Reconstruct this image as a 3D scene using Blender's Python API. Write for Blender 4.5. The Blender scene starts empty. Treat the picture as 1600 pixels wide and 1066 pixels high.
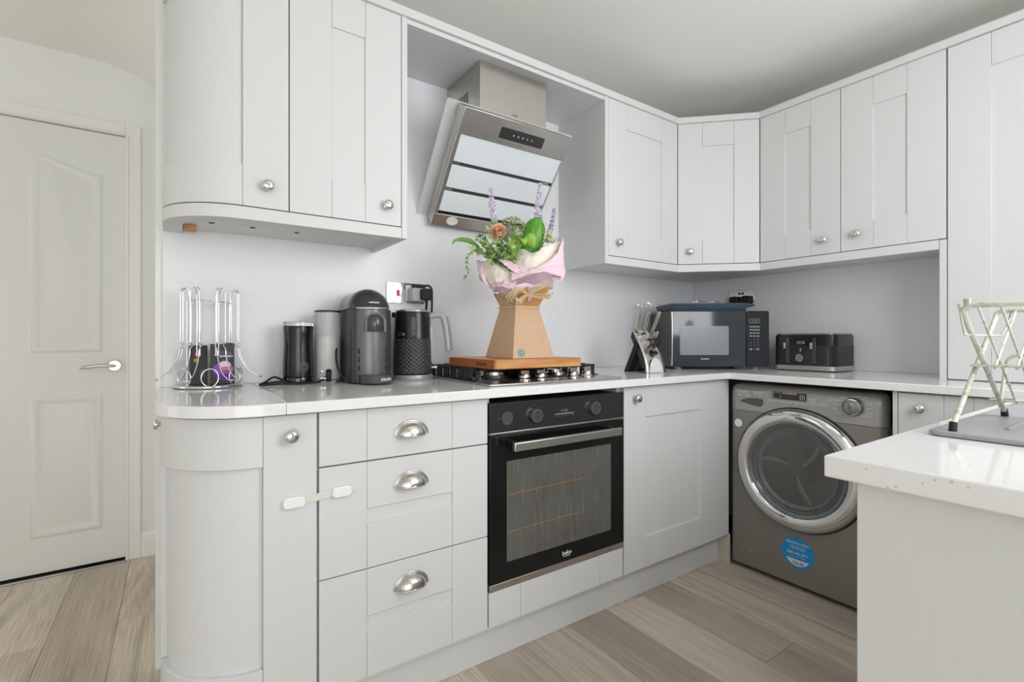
import bpy, bmesh, math, random
from mathutils import Vector, Matrix
random.seed(7)
R = math.radians
SC = bpy.context.scene
COL = SC.collection

# ------------------------------------------------------------------ camera
HEAD = R(34.6231)                      # heading of the camera, clockwise from +Y
SH, CH = math.sin(HEAD), math.cos(HEAD)
EYE = 1.0354
cam_d = bpy.data.cameras.new('camera')
cam_d.lens = 764.81 * 36.0 / 1600.0
cam_d.sensor_width = 36.0
cam_d.shift_x = -2.3657 / 1600.0
cam_d.shift_y = -3.15 / 1600.0
cam_d.clip_start = 0.02
cam = bpy.data.objects.new('camera', cam_d)
COL.objects.link(cam)
cam.location = (0, 0, EYE)
cam.rotation_euler = (R(90), 0, -HEAD)
SC.camera = cam

# ------------------------------------------------------------------ daylight and exposure
SC.view_settings.view_transform = 'Standard'
SC.view_settings.look = 'None'
SC.view_settings.gamma = 1.0
SC.view_settings.use_curve_mapping = False
SC.view_settings.exposure = 0.1
SC.cycles.use_denoising = True
SC.cycles.diffuse_bounces = 6
SC.cycles.glossy_bounces = 6
SC.cycles.transmission_bounces = 8
SC.cycles.max_bounces = 12
SC.cycles.caustics_reflective = False
SC.cycles.caustics_refractive = False
SC.cycles.sample_clamp_indirect = 6.0
W = bpy.data.worlds.new('overcast_sky')
SC.world = W
W.use_nodes = True
W.node_tree.nodes['Background'].inputs[0].default_value = (0.93, 0.97, 1.0, 1)
W.node_tree.nodes['Background'].inputs[1].default_value = 1.0

def area_light(name, loc, rot, sx, sy, power, color=(1, 1, 1), spread=180):
    l = bpy.data.lights.new(name, 'AREA')
    l.shape = 'RECTANGLE'; l.size = sx; l.size_y = sy
    l.energy = power; l.color = color; l.spread = R(spread)
    o = bpy.data.objects.new(name, l); COL.objects.link(o)
    o.location = loc; o.rotation_euler = rot
    return o
# rear window daylight; added sink window, side and hall fills, ceiling lamp
POW = dict(sink=17, rear=45, side=3, hall=6, lamp=1.2)
area_light('added_sink_daylight', (1.34, -.352, 1.56), (R(90), 0, 0), .90, .98, POW['sink'], (0.97, 0.985, 1.0))  # daylight of the added, unseen sink window
area_light('daylight_rear_window', (-.75, -2.66, 1.05), (R(90), 0, 0), 2.4, 1.9, POW['rear'], (0.925, 0.965, 1.0))
area_light('fill_light_side', (-2.31, -0.75, 1.3), (R(90), 0, R(-90)), 2.2, 1.9, POW['side'], (0.97, 0.985, 1.0))  # added fill light; the left wall has no window here
area_light('fill_light_hall', (-2.31, 2.3, 1.35), (R(90), 0, R(-90)), 0.9, 1.7, POW['hall'], (0.99, 0.99, 0.97))  # added fill light to brighten the hall, no window behind it

# ------------------------------------------------------------------ mesh helpers
class MB:
    def __init__(s):
        s.v = []; s.f = []
    def add(s, vs, fs):
        n = len(s.v)
        s.v += [tuple(v) for v in vs]
        s.f += [tuple(i + n for i in f) for f in fs]
        return s
    def box(s, x0, x1, y0, y1, z0, z1):
        if x0 > x1: x0, x1 = x1, x0
        if y0 > y1: y0, y1 = y1, y0
        if z0 > z1: z0, z1 = z1, z0
        vs = [(x0,y0,z0),(x1,y0,z0),(x1,y1,z0),(x0,y1,z0),(x0,y0,z1),(x1,y0,z1),(x1,y1,z1),(x0,y1,z1)]
        return s.add(vs, [(0,3,2,1),(4,5,6,7),(0,1,5,4),(1,2,6,5),(2,3,7,6),(3,0,4,7)])
    def prism(s, poly, axis, a, b):
        """poly: 2D points; axis 'z' -> (x,y), 'y' -> (x,z), 'x' -> (y,z)"""
        n = len(poly)
        def P(p, t):
            return {'z': (p[0], p[1], t), 'y': (p[0], t, p[1]), 'x': (t, p[0], p[1])}[axis]
        vs = [P(p, a) for p in poly] + [P(p, b) for p in poly]
        fs = [tuple(range(n - 1, -1, -1)), tuple(range(n, 2 * n))]
        fs += [(i, (i + 1) % n, n + (i + 1) % n, n + i) for i in range(n)]
        return s.add(vs, fs)
    def strip(s, A, B, z0, z1):
        """wall between two plan polylines A and B (same length), extruded z0..z1"""
        n = len(A); vs = []
        for z in (z0, z1):
            vs += [(p[0], p[1], z) for p in A] + [(p[0], p[1], z) for p in B]
        fs = []
        o = 2 * n
        for i in range(n - 1):
            fs.append((i, i + 1, n + i + 1, n + i)); fs.append((o + i, o + n + i, o + n + i + 1, o + i + 1))
            fs.append((i, o + i, o + i + 1, i + 1)); fs.append((n + i, n + i + 1, o + n + i + 1, o + n + i))
        fs.append((0, n, o + n, o)); fs.append((n - 1, o + n - 1, o + 2 * n - 1, 2 * n - 1))
        return s.add(vs, fs)
    def lathe(s, prof, c=(0, 0, 0), axis='z', seg=28, sx=1, sy=1):
        """prof: (radius, height) list; poles closed when radius is 0"""
        vs, fs, rings = [], [], []
        def P(r, h, t):
            u, w = r * math.cos(t) * sx, r * math.sin(t) * sy
            if axis == 'z': return (c[0] + u, c[1] + w, c[2] + h)
            if axis == 'y': return (c[0] + u, c[1] + h, c[2] + w)
            return (c[0] + h, c[1] + u, c[2] + w)
        for r, h in prof:
            if r < 1e-7:
                rings.append([len(vs)]); vs.append(P(0, h, 0))
            else:
                rings.append(list(range(len(vs), len(vs) + seg)))
                vs += [P(r, h, 2 * math.pi * k / seg) for k in range(seg)]
        for a, b in zip(rings, rings[1:]):
            for k in range(seg):
                k2 = (k + 1) % seg
                if len(a) == 1 and len(b) == 1: continue
                if len(a) == 1: fs.append((a[0], b[k2], b[k]))
                elif len(b) == 1: fs.append((a[k], a[k2], b[0]))
                else: fs.append((a[k], a[k2], b[k2], b[k]))
        return s.add(vs, fs)
    def tube(s, pts, r, seg=8, closed=False, caps=True, flat=1.0):
        pts = [Vector(p) for p in pts]; n = len(pts)
        rr = r if isinstance(r, (list, tuple)) else [r] * n
        tang = []
        for i in range(n):
            a = pts[(i - 1) % n] if (closed or i > 0) else pts[i]
            b = pts[(i + 1) % n] if (closed or i < n - 1) else pts[i]
            t = b - a
            tang.append(t.normalized() if t.length > 1e-9 else Vector((0, 0, 1)))
        up = Vector((0, 0, 1)) if abs(tang[0].z) < 0.9 else Vector((1, 0, 0))
        nrm = (up - tang[0] * up.dot(tang[0])).normalized()
        vs = []; fs = []
        for i in range(n):
            t = tang[i]
            nrm = nrm - t * nrm.dot(t)
            nrm = nrm.normalized() if nrm.length > 1e-6 else t.orthogonal().normalized()
            bi = t.cross(nrm)
            for k in range(seg):
                an = 2 * math.pi * k / seg
                vs.append(pts[i] + nrm * (rr[i] * math.cos(an)) + bi * (rr[i] * flat * math.sin(an)))
        m = n if closed else n - 1
        for i in range(m):
            j = (i + 1) % n
            for k in range(seg):
                k2 = (k + 1) % seg
                fs.append((i * seg + k, i * seg + k2, j * seg + k2, j * seg + k))
        if caps and not closed:
            fs.append(tuple(range(seg - 1, -1, -1)))
            fs.append(tuple((n - 1) * seg + k for k in range(seg)))
        return s.add(vs, fs)
    def grid(s, fn, nu, nv, closed_u=False):
        vs = [fn(i / nu, j / nv) for j in range(nv + 1) for i in range(nu + (0 if closed_u else 1))]
        w = nu if closed_u else nu + 1
        fs = []
        for j in range(nv):
            for i in range(nu):
                i2 = (i + 1) % w if closed_u else i + 1
                fs.append((j * w + i, j * w + i2, (j + 1) * w + i2, (j + 1) * w + i))
        return s.add(vs, fs)
    def ball(s, c, rx, ry=None, rz=None, seg=12, rings=8):
        ry = rx if ry is None else ry; rz = rx if rz is None else rz
        vs = [(c[0], c[1], c[2] - rz)]; fs = []
        for j in range(1, rings):
            p = math.pi * j / rings
            for k in range(seg):
                t = 2 * math.pi * k / seg
                vs.append((c[0] + rx * math.sin(p) * math.cos(t), c[1] + ry * math.sin(p) * math.sin(t), c[2] - rz * math.cos(p)))
        vs.append((c[0], c[1], c[2] + rz)); last = len(vs) - 1
        for k in range(seg):
            k2 = (k + 1) % seg
            fs.append((0, 1 + k2, 1 + k))
            for j in range(rings - 2):
                a = 1 + j * seg
                fs.append((a + k, a + k2, a + seg + k2, a + seg + k))
            a = 1 + (rings - 2) * seg
            fs.append((a + k, a + k2, last))
        return s.add(vs, fs)
    def mesh(s, name, mat, smooth=None):
        me = bpy.data.meshes.new(name)
        me.from_pydata(s.v, [], s.f)
        bm = bmesh.new(); bm.from_mesh(me)
        bmesh.ops.recalc_face_normals(bm, faces=bm.faces)
        bm.to_mesh(me); bm.free()
        if mat: me.materials.append(mat)
        if smooth is not None:
            me.polygons.foreach_set('use_smooth', [True] * len(me.polygons))
            me.set_sharp_from_angle(angle=R(smooth))
        me.update()
        return me
    def build(s, name, mat, parent=None, bevel=0, smooth=None, loc=(0, 0, 0), rot=(0, 0, 0), seg=2, thick=0, subd=0):
        return obj(name, s.mesh(name, mat, smooth if smooth is not None else (35 if bevel else None)), parent, loc, rot, bevel, seg, thick, subd)

def obj(name, me, parent=None, loc=(0, 0, 0), rot=(0, 0, 0), bevel=0, seg=2, thick=0, subd=0):
    o = bpy.data.objects.new(name, me); COL.objects.link(o)
    o.location = loc; o.rotation_euler = rot
    if parent is not None: o.parent = parent
    if subd:
        m = o.modifiers.new('smooth', 'SUBSURF'); m.levels = subd; m.render_levels = subd
    if thick:
        m = o.modifiers.new('thickness', 'SOLIDIFY'); m.thickness = thick; m.offset = 0
    if bevel:
        m = o.modifiers.new('edge', 'BEVEL'); m.width = bevel; m.segments = seg
        m.limit_method = 'ANGLE'; m.angle_limit = R(35)
    return o

def box(name, mat, parent, x0, x1, y0, y1, z0, z1, bevel=0, **k):
    return MB().box(x0, x1, y0, y1, z0, z1).build(name, mat, parent, bevel, **k)

def tag(o, label=None, cat=None, group=None, kind=None):
    if label: o['label'] = label
    if cat: o['category'] = cat
    if group: o['group'] = group
    if kind: o['kind'] = kind
    return o

def thing(name, label, cat, loc=(0, 0, 0), rotz=0, group=None):
    o = bpy.data.objects.new(name, None); COL.objects.link(o)
    o.empty_display_size = 0.05
    o.location = loc; o.rotation_euler = (0, 0, rotz)
    return tag(o, label, cat, group)

def text(name, body, size, mat, parent, loc, rot=(R(90), 0, 0), align='CENTER', sx=1.0, bold=0.0):
    """flat print: a thin mesh of lettering that lies on its surface"""
    cu = bpy.data.curves.new(name, 'FONT')
    cu.body = body; cu.size = size; cu.align_x = align; cu.align_y = 'CENTER'
    cu.resolution_u = 2; cu.offset = bold
    t = bpy.data.objects.new(name, cu)
    me = bpy.data.meshes.new_from_object(t)
    bpy.data.objects.remove(t); bpy.data.curves.remove(cu)
    me.materials.clear(); me.materials.append(mat)
    if sx != 1.0: me.transform(Matrix.Diagonal((sx, 1, 1, 1)))
    return obj(name, me, parent, loc, rot)

def arc(cx, cy, r, a0, a1, n=16):
    return [(cx + r * math.cos(R(a0 + (a1 - a0) * i / n)), cy + r * math.sin(R(a0 + (a1 - a0) * i / n))) for i in range(n + 1)]
def rrect(x0, x1, y0, y1, r, n=5):
    return arc(x1 - r, y0 + r, r, -90, 0, n) + arc(x1 - r, y1 - r, r, 0, 90, n) + arc(x0 + r, y1 - r, r, 90, 180, n) + arc(x0 + r, y0 + r, r, 180, 270, n)
def bez(p0, p1, p2, p3, n=12):
    out = []
    for i in range(n + 1):
        t = i / n; u = 1 - t
        out.append(tuple(u*u*u*a + 3*u*u*t*b + 3*u*t*t*c + t*t*t*d for a, b, c, d in zip(p0, p1, p2, p3)))
    return out
def smooth_path(pts, n=6, closed=False):
    pts = [Vector(p) for p in pts]; m = len(pts); out = []
    rng = range(m if closed else m - 1)
    for i in rng:
        g = lambda k: pts[k % m] if closed else pts[min(max(k, 0), m - 1)]
        a, b, c, d = g(i - 1), g(i), g(i + 1), g(i + 2)
        for j in range(n):
            t = j / n
            out.append(0.5 * ((2 * b) + (c - a) * t + (2 * a - 5 * b + 4 * c - d) * t * t + (3 * b - a - 3 * c + d) * t ** 3))
    if not closed: out.append(pts[-1])
    return out
def cdir(u, w):
    """plan vector: u to the camera's right, w away from the camera"""
    return (u * CH + w * SH, -u * SH + w * CH)

# ------------------------------------------------------------------ materials
def srgb(r, g, b):
    f = lambda c: (c / 255 / 12.92) if c <= 10 else ((c / 255 + 0.055) / 1.055) ** 2.4
    return (f(r), f(g), f(b), 1)
def mat(name, col, rough=0.5, metal=0.0, spec=0.5, coat=0.0, trans=0.0, ior=1.45, emit=None, estr=0, aniso=0.0, alpha=1.0):
    m = bpy.data.materials.new(name); m.use_nodes = True
    b = m.node_tree.nodes['Principled BSDF']
    b.inputs['Base Color'].default_value = col
    b.inputs['Roughness'].default_value = rough
    b.inputs['Metallic'].default_value = metal
    b.inputs['Specular IOR Level'].default_value = spec
    b.inputs['Coat Weight'].default_value = coat
    b.inputs['Coat Roughness'].default_value = 0.05
    b.inputs['Transmission Weight'].default_value = trans
    b.inputs['IOR'].default_value = ior
    b.inputs['Anisotropic'].default_value = aniso
    b.inputs['Alpha'].default_value = alpha
    if emit:
        b.inputs['Emission Color'].default_value = emit; b.inputs['Emission Strength'].default_value = estr
    return m
def nodes(m):
    return m.node_tree.nodes, m.node_tree.links, m.node_tree.nodes['Principled BSDF']
def noise(m, scale, vec=(1, 1, 1), detail=3, rough=0.5, dist=0.0, offs=None, coord='Object'):
    N, L, B = nodes(m)
    tc = N.new('ShaderNodeTexCoord'); mp = N.new('ShaderNodeMapping'); nz = N.new('ShaderNodeTexNoise')
    mp.inputs['Scale'].default_value = vec
    L.new(tc.outputs[coord], mp.inputs['Vector']); L.new(mp.outputs['Vector'], nz.inputs['Vector'])
    nz.inputs['Scale'].default_value = scale; nz.inputs['Detail'].default_value = detail
    nz.inputs['Roughness'].default_value = rough; nz.inputs['Distortion'].default_value = dist
    if offs is not None: L.new(offs, mp.inputs['Location'])
    return nz
def ramp(m, fac, stops):
    N, L, B = nodes(m)
    r = N.new('ShaderNodeValToRGB'); e = r.color_ramp.elements
    while len(e) < len(stops): e.new(0.5)
    for k, (p, c) in enumerate(stops): e[k].position = p; e[k].color = c
    L.new(fac, r.inputs['Fac'])
    return r
def bump(m, height, strength=0.2, dist=0.001):
    N, L, B = nodes(m)
    b = N.new('ShaderNodeBump'); b.inputs['Strength'].default_value = strength; b.inputs['Distance'].default_value = dist
    L.new(height, b.inputs['Height']); L.new(b.outputs['Normal'], B.inputs['Normal'])
    return b
def mixc(m, fac, a, b):
    N, L, B = nodes(m)
    x = N.new('ShaderNodeMix'); x.data_type = 'RGBA'
    if hasattr(fac, 'links') or not isinstance(fac, (int, float)): L.new(fac, x.inputs[0])
    else: x.inputs[0].default_value = fac
    for k, c in ((6, a), (7, b)):
        if isinstance(c, tuple): x.inputs[k].default_value = c
        else: L.new(c, x.inputs[k])
    return x.outputs[2]

M = {}
def painted(name, vec):
    m = mat(name, srgb(216, 217, 217), 0.42, spec=0.4)
    N, L, B = nodes(m)
    n1 = noise(m, 1.0, vec, 4, 0.6, 0.4)
    bump(m, n1.outputs['Fac'], 0.12, 0.0005)
    r = ramp(m, n1.outputs['Fac'], [(0.3, srgb(215, 216, 216)), (0.7, srgb(218, 219, 219))])
    L.new(r.outputs['Color'], B.inputs['Base Color'])
    return m
M['paint_v'] = painted('painted_oak_vertical_grain', (420, 420, 16))
M['paint_h'] = painted('painted_oak_horizontal_grain', (16, 420, 420))
M['carcass'] = mat('cabinet_board', srgb(226, 226, 223), 0.5)
M['carcass_dark'] = mat('cabinet_interior', srgb(60, 60, 58), 0.7)

def quartz(name, base, rough, fleck, dens, coat=0.0):
    m = mat(name, srgb(*base), rough, spec=0.5, coat=coat)
    N, L, B = nodes(m)
    v = N.new('ShaderNodeTexVoronoi'); tc = N.new('ShaderNodeTexCoord')
    v.inputs['Scale'].default_value = 110
    L.new(tc.outputs['Object'], v.inputs['Vector'])
    n2 = noise(m, 45, (1, 1, 1), 2)
    mt = N.new('ShaderNodeMath'); mt.operation = 'LESS_THAN'; mt.inputs[1].default_value = dens
    L.new(v.outputs['Distance'], mt.inputs[0])
    m2 = N.new('ShaderNodeMath'); m2.operation = 'GREATER_THAN'; m2.inputs[1].default_value = 0.56
    L.new(n2.outputs['Fac'], m2.inputs[0])
    m3 = N.new('ShaderNodeMath'); m3.operation = 'MULTIPLY'
    L.new(mt.outputs[0], m3.inputs[0]); L.new(m2.outputs[0], m3.inputs[1])
    c = mixc(m, m3.outputs[0], srgb(*base), srgb(*fleck))
    L.new(c, B.inputs['Base Color'])
    return m
M['worktop'] = quartz('white_quartz_polished', (236, 236, 236), 0.09, (203, 203, 207), 0.19)
M['splash'] = quartz('white_quartz_panel', (233, 233, 236), 0.3, (206, 207, 212), 0.15)
M['wall'] = mat('wall_paint_white', srgb(237, 237, 233), 0.8)
M['ceil'] = mat('ceiling_paint', srgb(240, 240, 236), 0.9)
for k in ('wall', 'ceil'):
    bump(M[k], noise(M[k], 14, (1, 1, 1), 4).outputs['Fac'], 0.06, 0.01)
M['door'] = mat('white_door_paint', srgb(226, 226, 221), 0.45)
bump(M['door'], noise(M['door'], 1, (260, 260, 10), 3).outputs['Fac'], 0.15, 0.0006)
M['gloss_white'] = mat('white_gloss_trim', srgb(236, 235, 231), 0.35)
M['chrome'] = mat('polished_chrome', (0.74, 0.74, 0.75, 1), 0.07, 1.0)
M['nickel'] = mat('brushed_nickel', (0.62, 0.59, 0.55, 1), 0.24, 1.0)
def brushed(name, col, rough, vec):
    m = mat(name, col, rough, 1.0)
    N, L, B = nodes(m)
    n1 = noise(m, 1, vec, 2)
    r = ramp(m, n1.outputs['Fac'], [(0.3, (rough - .03,) * 3 + (1,)), (0.7, (rough + .03,) * 3 + (1,))])
    L.new(r.outputs['Color'], B.inputs['Roughness'])
    bump(m, n1.outputs['Fac'], 0.02, 0.0001)
    return m
M['steel'] = brushed('brushed_stainless_steel', (0.62, 0.60, 0.57, 1), 0.30, (6, 500, 500))
M['steel_v'] = brushed('brushed_steel_vertical', (0.60, 0.57, 0.53, 1), 0.30, (500, 500, 6))
M['black_plastic'] = mat('black_plastic', srgb(26, 26, 28), 0.35)
M['black_gloss'] = mat('black_gloss', srgb(18, 18, 19), 0.07, spec=0.6, coat=0.3)
M['black_matt'] = mat('black_matt', srgb(22, 22, 23), 0.65)
M['rubber'] = mat('black_rubber', srgb(28, 28, 29), 0.6)
M['iron'] = mat('cast_iron', srgb(48, 48, 50), 0.45)
M['glass'] = mat('clear_glass', (1, 1, 1, 1), 0.01, trans=1.0, ior=1.45)
M['white'] = mat('white_plastic', srgb(240, 240, 240), 0.35)
M['print_white'] = mat('white_print', srgb(225, 225, 225), 0.6)
M['print_grey'] = mat('grey_print', srgb(150, 150, 152), 0.6)
M['print_dark'] = mat('dark_print', srgb(40, 40, 42), 0.6)
M['shadow_gap'] = mat('gap_shade_black', srgb(24, 24, 24), 0.9)  # near-black colour standing in for shade in gaps

def plank_material():
    m = mat('oak_laminate_plank', srgb(215, 204, 191), 0.42, spec=0.4)
    N, L, B = nodes(m)
    oi = N.new('ShaderNodeObjectInfo')
    sc = N.new('ShaderNodeVectorMath'); sc.operation = 'SCALE'; sc.inputs['Scale'].default_value = 37.0
    cmb = N.new('ShaderNodeCombineXYZ')
    L.new(oi.outputs['Random'], cmb.inputs[0]); L.new(oi.outputs['Random'], cmb.inputs[1])
    L.new(cmb.outputs[0], sc.inputs[0])
    big = noise(m, 1, (7, .8, 1), 4, 0.55, 0.5, sc.outputs[0])
    fine = noise(m, 1, (190, 4.0, 1), 4, 0.6, 0.1, sc.outputs[0])
    wav = N.new('ShaderNodeTexWave'); wav.wave_type = 'BANDS'; wav.bands_direction = 'X'
    tc = N.new('ShaderNodeTexCoord'); mp = N.new('ShaderNodeMapping'); mp.inputs['Scale'].default_value = (22, 0.8, 1)
    L.new(tc.outputs['Object'], mp.inputs['Vector']); L.new(sc.outputs[0], mp.inputs['Location'])
    L.new(mp.outputs['Vector'], wav.inputs['Vector'])
    wav.inputs['Scale'].default_value = 2.2; wav.inputs['Distortion'].default_value = 5; wav.inputs['Detail'].default_value = 3
    wav.inputs['Detail Scale'].default_value = 1.2
    knot = noise(m, 1, (8, .62, 1), 4, 0.55, 0.8, sc.outputs[0])
    c1 = ramp(m, big.outputs['Fac'], [(0.28, srgb(172, 161, 150)), (0.5, srgb(214, 203, 191)), (0.74, srgb(240, 231, 219))])
    c2 = ramp(m, fine.outputs['Fac'], [(0.35, srgb(160, 149, 139)), (0.6, srgb(238, 229, 217))])
    a = mixc(m, 0.36, c1.outputs['Color'], c2.outputs['Color'])
    wr = ramp(m, wav.outputs['Fac'], [(0.0, (1, 1, 1, 1)), (0.25, (0, 0, 0, 1))])
    wm = N.new('ShaderNodeMath'); wm.operation = 'MULTIPLY'; wm.inputs[1].default_value = 0.28
    L.new(wr.outputs['Color'], wm.inputs[0])
    a = mixc(m, wm.outputs[0], a, srgb(162, 152, 141))
    kr = ramp(m, knot.outputs['Fac'], [(0.56, (0, 0, 0, 1)), (0.72, (1, 1, 1, 1))])
    km = N.new('ShaderNodeMath'); km.operation = 'MULTIPLY'; km.inputs[1].default_value = 0.85
    L.new(kr.outputs['Color'], km.inputs[0])
    a = mixc(m, km.outputs[0], a, srgb(123, 116, 110))
    tint = ramp(m, oi.outputs['Random'], [(0.0, srgb(222, 216, 211)), (0.5, srgb(255, 252, 248)), (1.0, srgb(249, 244, 238))])
    x = N.new('ShaderNodeMix'); x.data_type = 'RGBA'; x.blend_type = 'MULTIPLY'; x.inputs[0].default_value = 1.0
    L.new(a, x.inputs[6]); L.new(tint.outputs['Color'], x.inputs[7])
    L.new(x.outputs[2], B.inputs['Base Color'])
    bump(m, fine.outputs['Fac'], 0.15, 0.0005)
    return m
M['plank'] = plank_material()
# ------------------------------------------------------------------ main dimensions (metres)
YB, XB = 1.885, 2.680            # faces of the splashback panels (back wall, right wall)
ZT, ZU = 0.884, 0.856            # worktop top and underside
YW, XW = 1.255, 2.040            # worktop front edges (back run, right run)
YD, XD = 1.2878, 2.060           # faces of the base doors
YU, XU = 1.5651, 2.3668          # faces of the wall-unit doors
ZC = 2.312                       # ceiling
FARY = 2.925                     # hall wall with the door
XP, YP = 0.6958, 0.2963          # free corner of the peninsula worktop

# ------------------------------------------------------------------ room shell
XL, YR = -2.35, -2.70
def structure(o): o['kind'] = 'structure'; return o

floor = structure(box('floor', mat('subfloor', srgb(70, 62, 54), 0.9), None, XL, XB + .02, YR, FARY + .2, -0.06, -0.0015))
PW = 0.1915
pm = MB()
hw, hl, bv = PW / 2 - .0004, 0.64 - .0004, 0.0012
pm.add([(-hw, -hl, -.0015), (hw, -hl, -.0015), (hw, hl, -.0015), (-hw, hl, -.0015),
        (-hw, -hl, -bv), (hw, -hl, -bv), (hw, hl, -bv), (-hw, hl, -bv),
        (-hw + bv, -hl + bv, 0), (hw - bv, -hl + bv, 0), (hw - bv, hl - bv, 0), (-hw + bv, hl - bv, 0)],
       [(0, 3, 2, 1), (0, 1, 5, 4), (1, 2, 6, 5), (2, 3, 7, 6), (3, 0, 4, 7), (4, 5, 9, 8), (5, 6, 10, 9), (6, 7, 11, 10), (7, 4, 8, 11), (8, 9, 10, 11)])
plank_me = pm.mesh('plank', M['plank'])
fixed = {0: 2.30, -1: 1.64, -2: 2.26, 9: 0.83, 8: 0.05, 10: 0.40, 7: 0.83, 6: 0.30}
for k in range(-11, 13):
    xc = -0.1745 + PW * (k + .5)
    j = fixed.get(k, (k * 0.479) % 1.28)
    y0 = j - 1.28 * math.ceil((j - YR) / 1.28)
    while y0 < FARY:
        a, b = max(y0, YR), min(y0 + 1.28, FARY + .02)
        y0 += 1.28
        if b - a < .03 or xc > 2.35: continue
        if a > 1.4 and xc > 0.15: continue
        o = obj('plank', plank_me, floor, (xc, (a + b) / 2, 0))
        o.scale.y = (b - a) / 1.28

ceiling = structure(box('ceiling', M['ceil'], None, XL, XB + .02, YR, FARY + .2, ZC, ZC + .1))
structure(box('wall_back', M['wall'], None, -0.052, XB + .012, YB + .012, FARY + .19, 0, ZC))
structure(box('wall_right', M['wall'], None, XB + .012, XB + .12, YR, YB + .012, 0, ZC))
structure(box('wall_left', M['wall'], None, XL - .1, XL, YR, FARY + .2, 0, ZC))
wr = MB().box(XL, -1.98, YR - .1, YR, 0, ZC).box(.5, XB + .02, YR - .1, YR, 0, ZC).box(-1.98, .5, YR - .1, YR, 2.05, ZC).box(-1.98, .5, YR - .1, YR, 0, .05)
structure(wr.build('wall_rear', M['wall']))
def window(name, W0, W1, Q0, Q1, mull, loc, rotz):
    """frame in its opening: local x along the wall, y into the room"""
    w = structure(MB().box(W0, W0 + .05, -.06, .012, Q0, Q1).box(W1 - .05, W1, -.06, .012, Q0, Q1).box(W0 + .05, W1 - .05, -.06, .012, Q0, Q0 + .05).box(W0 + .05, W1 - .05, -.06, .012, Q1 - .05, Q1)
        .build(name, M['gloss_white'], None, .003, loc=loc, rot=(0, 0, rotz)))
    for x in mull: box('mullion', M['gloss_white'], w, x - .025, x + .025, -.055, .008, Q0 + .05, Q1 - .05, .003)
    box('pane', M['pane'], w, W0 + .05, W1 - .05, -.034, -.03, Q0 + .05, Q1 - .05)
    return w
M['pane'] = mat('bright_window_pane', (0.9, 0.93, 0.95, 1), 0.05, emit=(0.95, 0.98, 1, 1), estr=0.0)
window('window_1', -1.98, .5, .05, 2.05, (-.75,), (0, YR, 0), 0)
# unseen wall behind the sink; its window is added to bring in daylight
ws = MB().box(.74, .84, -.48, -.362, 0, ZC).box(1.84, XB + .012, -.48, -.362, 0, ZC).box(.84, 1.84, -.48, -.362, 2.10, ZC).box(.84, 1.84, -.48, -.362, 0, 1.02)
structure(ws.build('wall_sink', M['wall']))
window('added_sink_window', .84, 1.84, 1.02, 2.10, (1.34,), (0, -.362, 0), 0)  # added window, unseen, for light from the sink side
# ceiling lamp added out of view as fill light for the kitchen
lampf = thing('added_ceiling_lamp', 'round white flush ceiling lamp, added unseen above the kitchen floor as fill light', 'lamp', (.55, .45, ZC))
MB().lathe([(.17, -.0005), (.17, -.03), (.165, -.034), (.158, -.034)], (0, 0, 0), 'z', 40).build('lamp_ring', M['gloss_white'], lampf, smooth=40)
MB().lathe([(.158, -.030), (.12, -.046), (.06, -.052), (0, -.054)], (0, 0, 0), 'z', 40).build('diffuser', mat('added_lamp_glow', (1, 1, 1, 1), 0.5, emit=(1, .985, .96, 1), estr=POW['lamp']), lampf, smooth=40)  # glowing cover of the added lamp

# hall wall with a door opening
DX1, DX0, DZ = -0.193, -0.955, 1.978
wf = MB().box(XL, DX0 - .03, FARY, FARY + .12, 0, ZC).box(DX1 + .028, -0.052, FARY, FARY + .12, 0, ZC).box(DX0 - .03, DX1 + .028, FARY, FARY + .12, DZ + .03, ZC)
structure(wf.build('wall_hall', M['wall']))
# rounded plaster where the hall ceiling runs down into the corner
cv = [(-.30, ZC), (-.26, ZC - .004), (-.20, ZC - .016), (-.14, ZC - .036), (-.09, ZC - .066), (-.052, ZC - .10), (-.052, ZC)]
structure(MB().prism(cv, 'y', YB + .013, FARY).build('trim_1', M['ceil'], None, smooth=40))

# hall door (leaf, moulded panels, lever handle), frame and skirting
door = MB().box(DX0, DX1, FARY - .008, FARY + .03, 0.016, DZ)
door1 = structure(door.build('door_1', M['door'], None, .0015))
def moulded(x0, x1, z0, z1, arch=0.0, peak=0):
    """nested outlines: a raised bead, a flat field and a bevelled centre"""
    def loop(i, y):
        a, b, c, d = x0 + i, x1 - i, z0 + i, z1 - i
        pts = [(a, y, c), (b, y, c)]
        n = 10
        for k in range(n + 1):
            t = k / n
            x = b + (a - b) * t
            s = (t if peak < 0 else 1 - t)
            dz = -arch * (3 * s * s - 2 * s ** 3)
            pts.append((x, y, d + dz))
        return pts
    yf = FARY - .008
    Ls = [loop(0, yf), loop(.008, yf - .006), loop(.02, yf - .006), loop(.03, yf - .0008), loop(.042, yf - .0008), loop(.062, yf - .006)]
    n = len(Ls[0]); vs = sum(Ls, []); fs = []
    for l in range(len(Ls) - 1):
        for i in range(n):
            fs.append((l * n + i, l * n + (i + 1) % n, (l + 1) * n + (i + 1) % n, (l + 1) * n + i))
    fs.append(tuple((len(Ls) - 1) * n + i for i in range(n)))
    return MB().add(vs, fs)
cxd = (DX0 + DX1) / 2
for (x0, x1, pk) in ((cxd + .055, cxd + .055 + .245, 1), (cxd - .055 - .245, cxd - .055, -1)):
    moulded(x0, x1, .975, 1.845, .06, pk).build('door_panel', M['door'], door1, smooth=50)
    moulded(x0, x1, .17, .785).build('door_panel', M['door'], door1, smooth=50)
hd = MB().lathe([(0, 0), (.026, 0), (.026, -.004), (.023, -.009), (0, -.010)], (-.232, FARY - .008, .912), 'y', 28)
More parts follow.
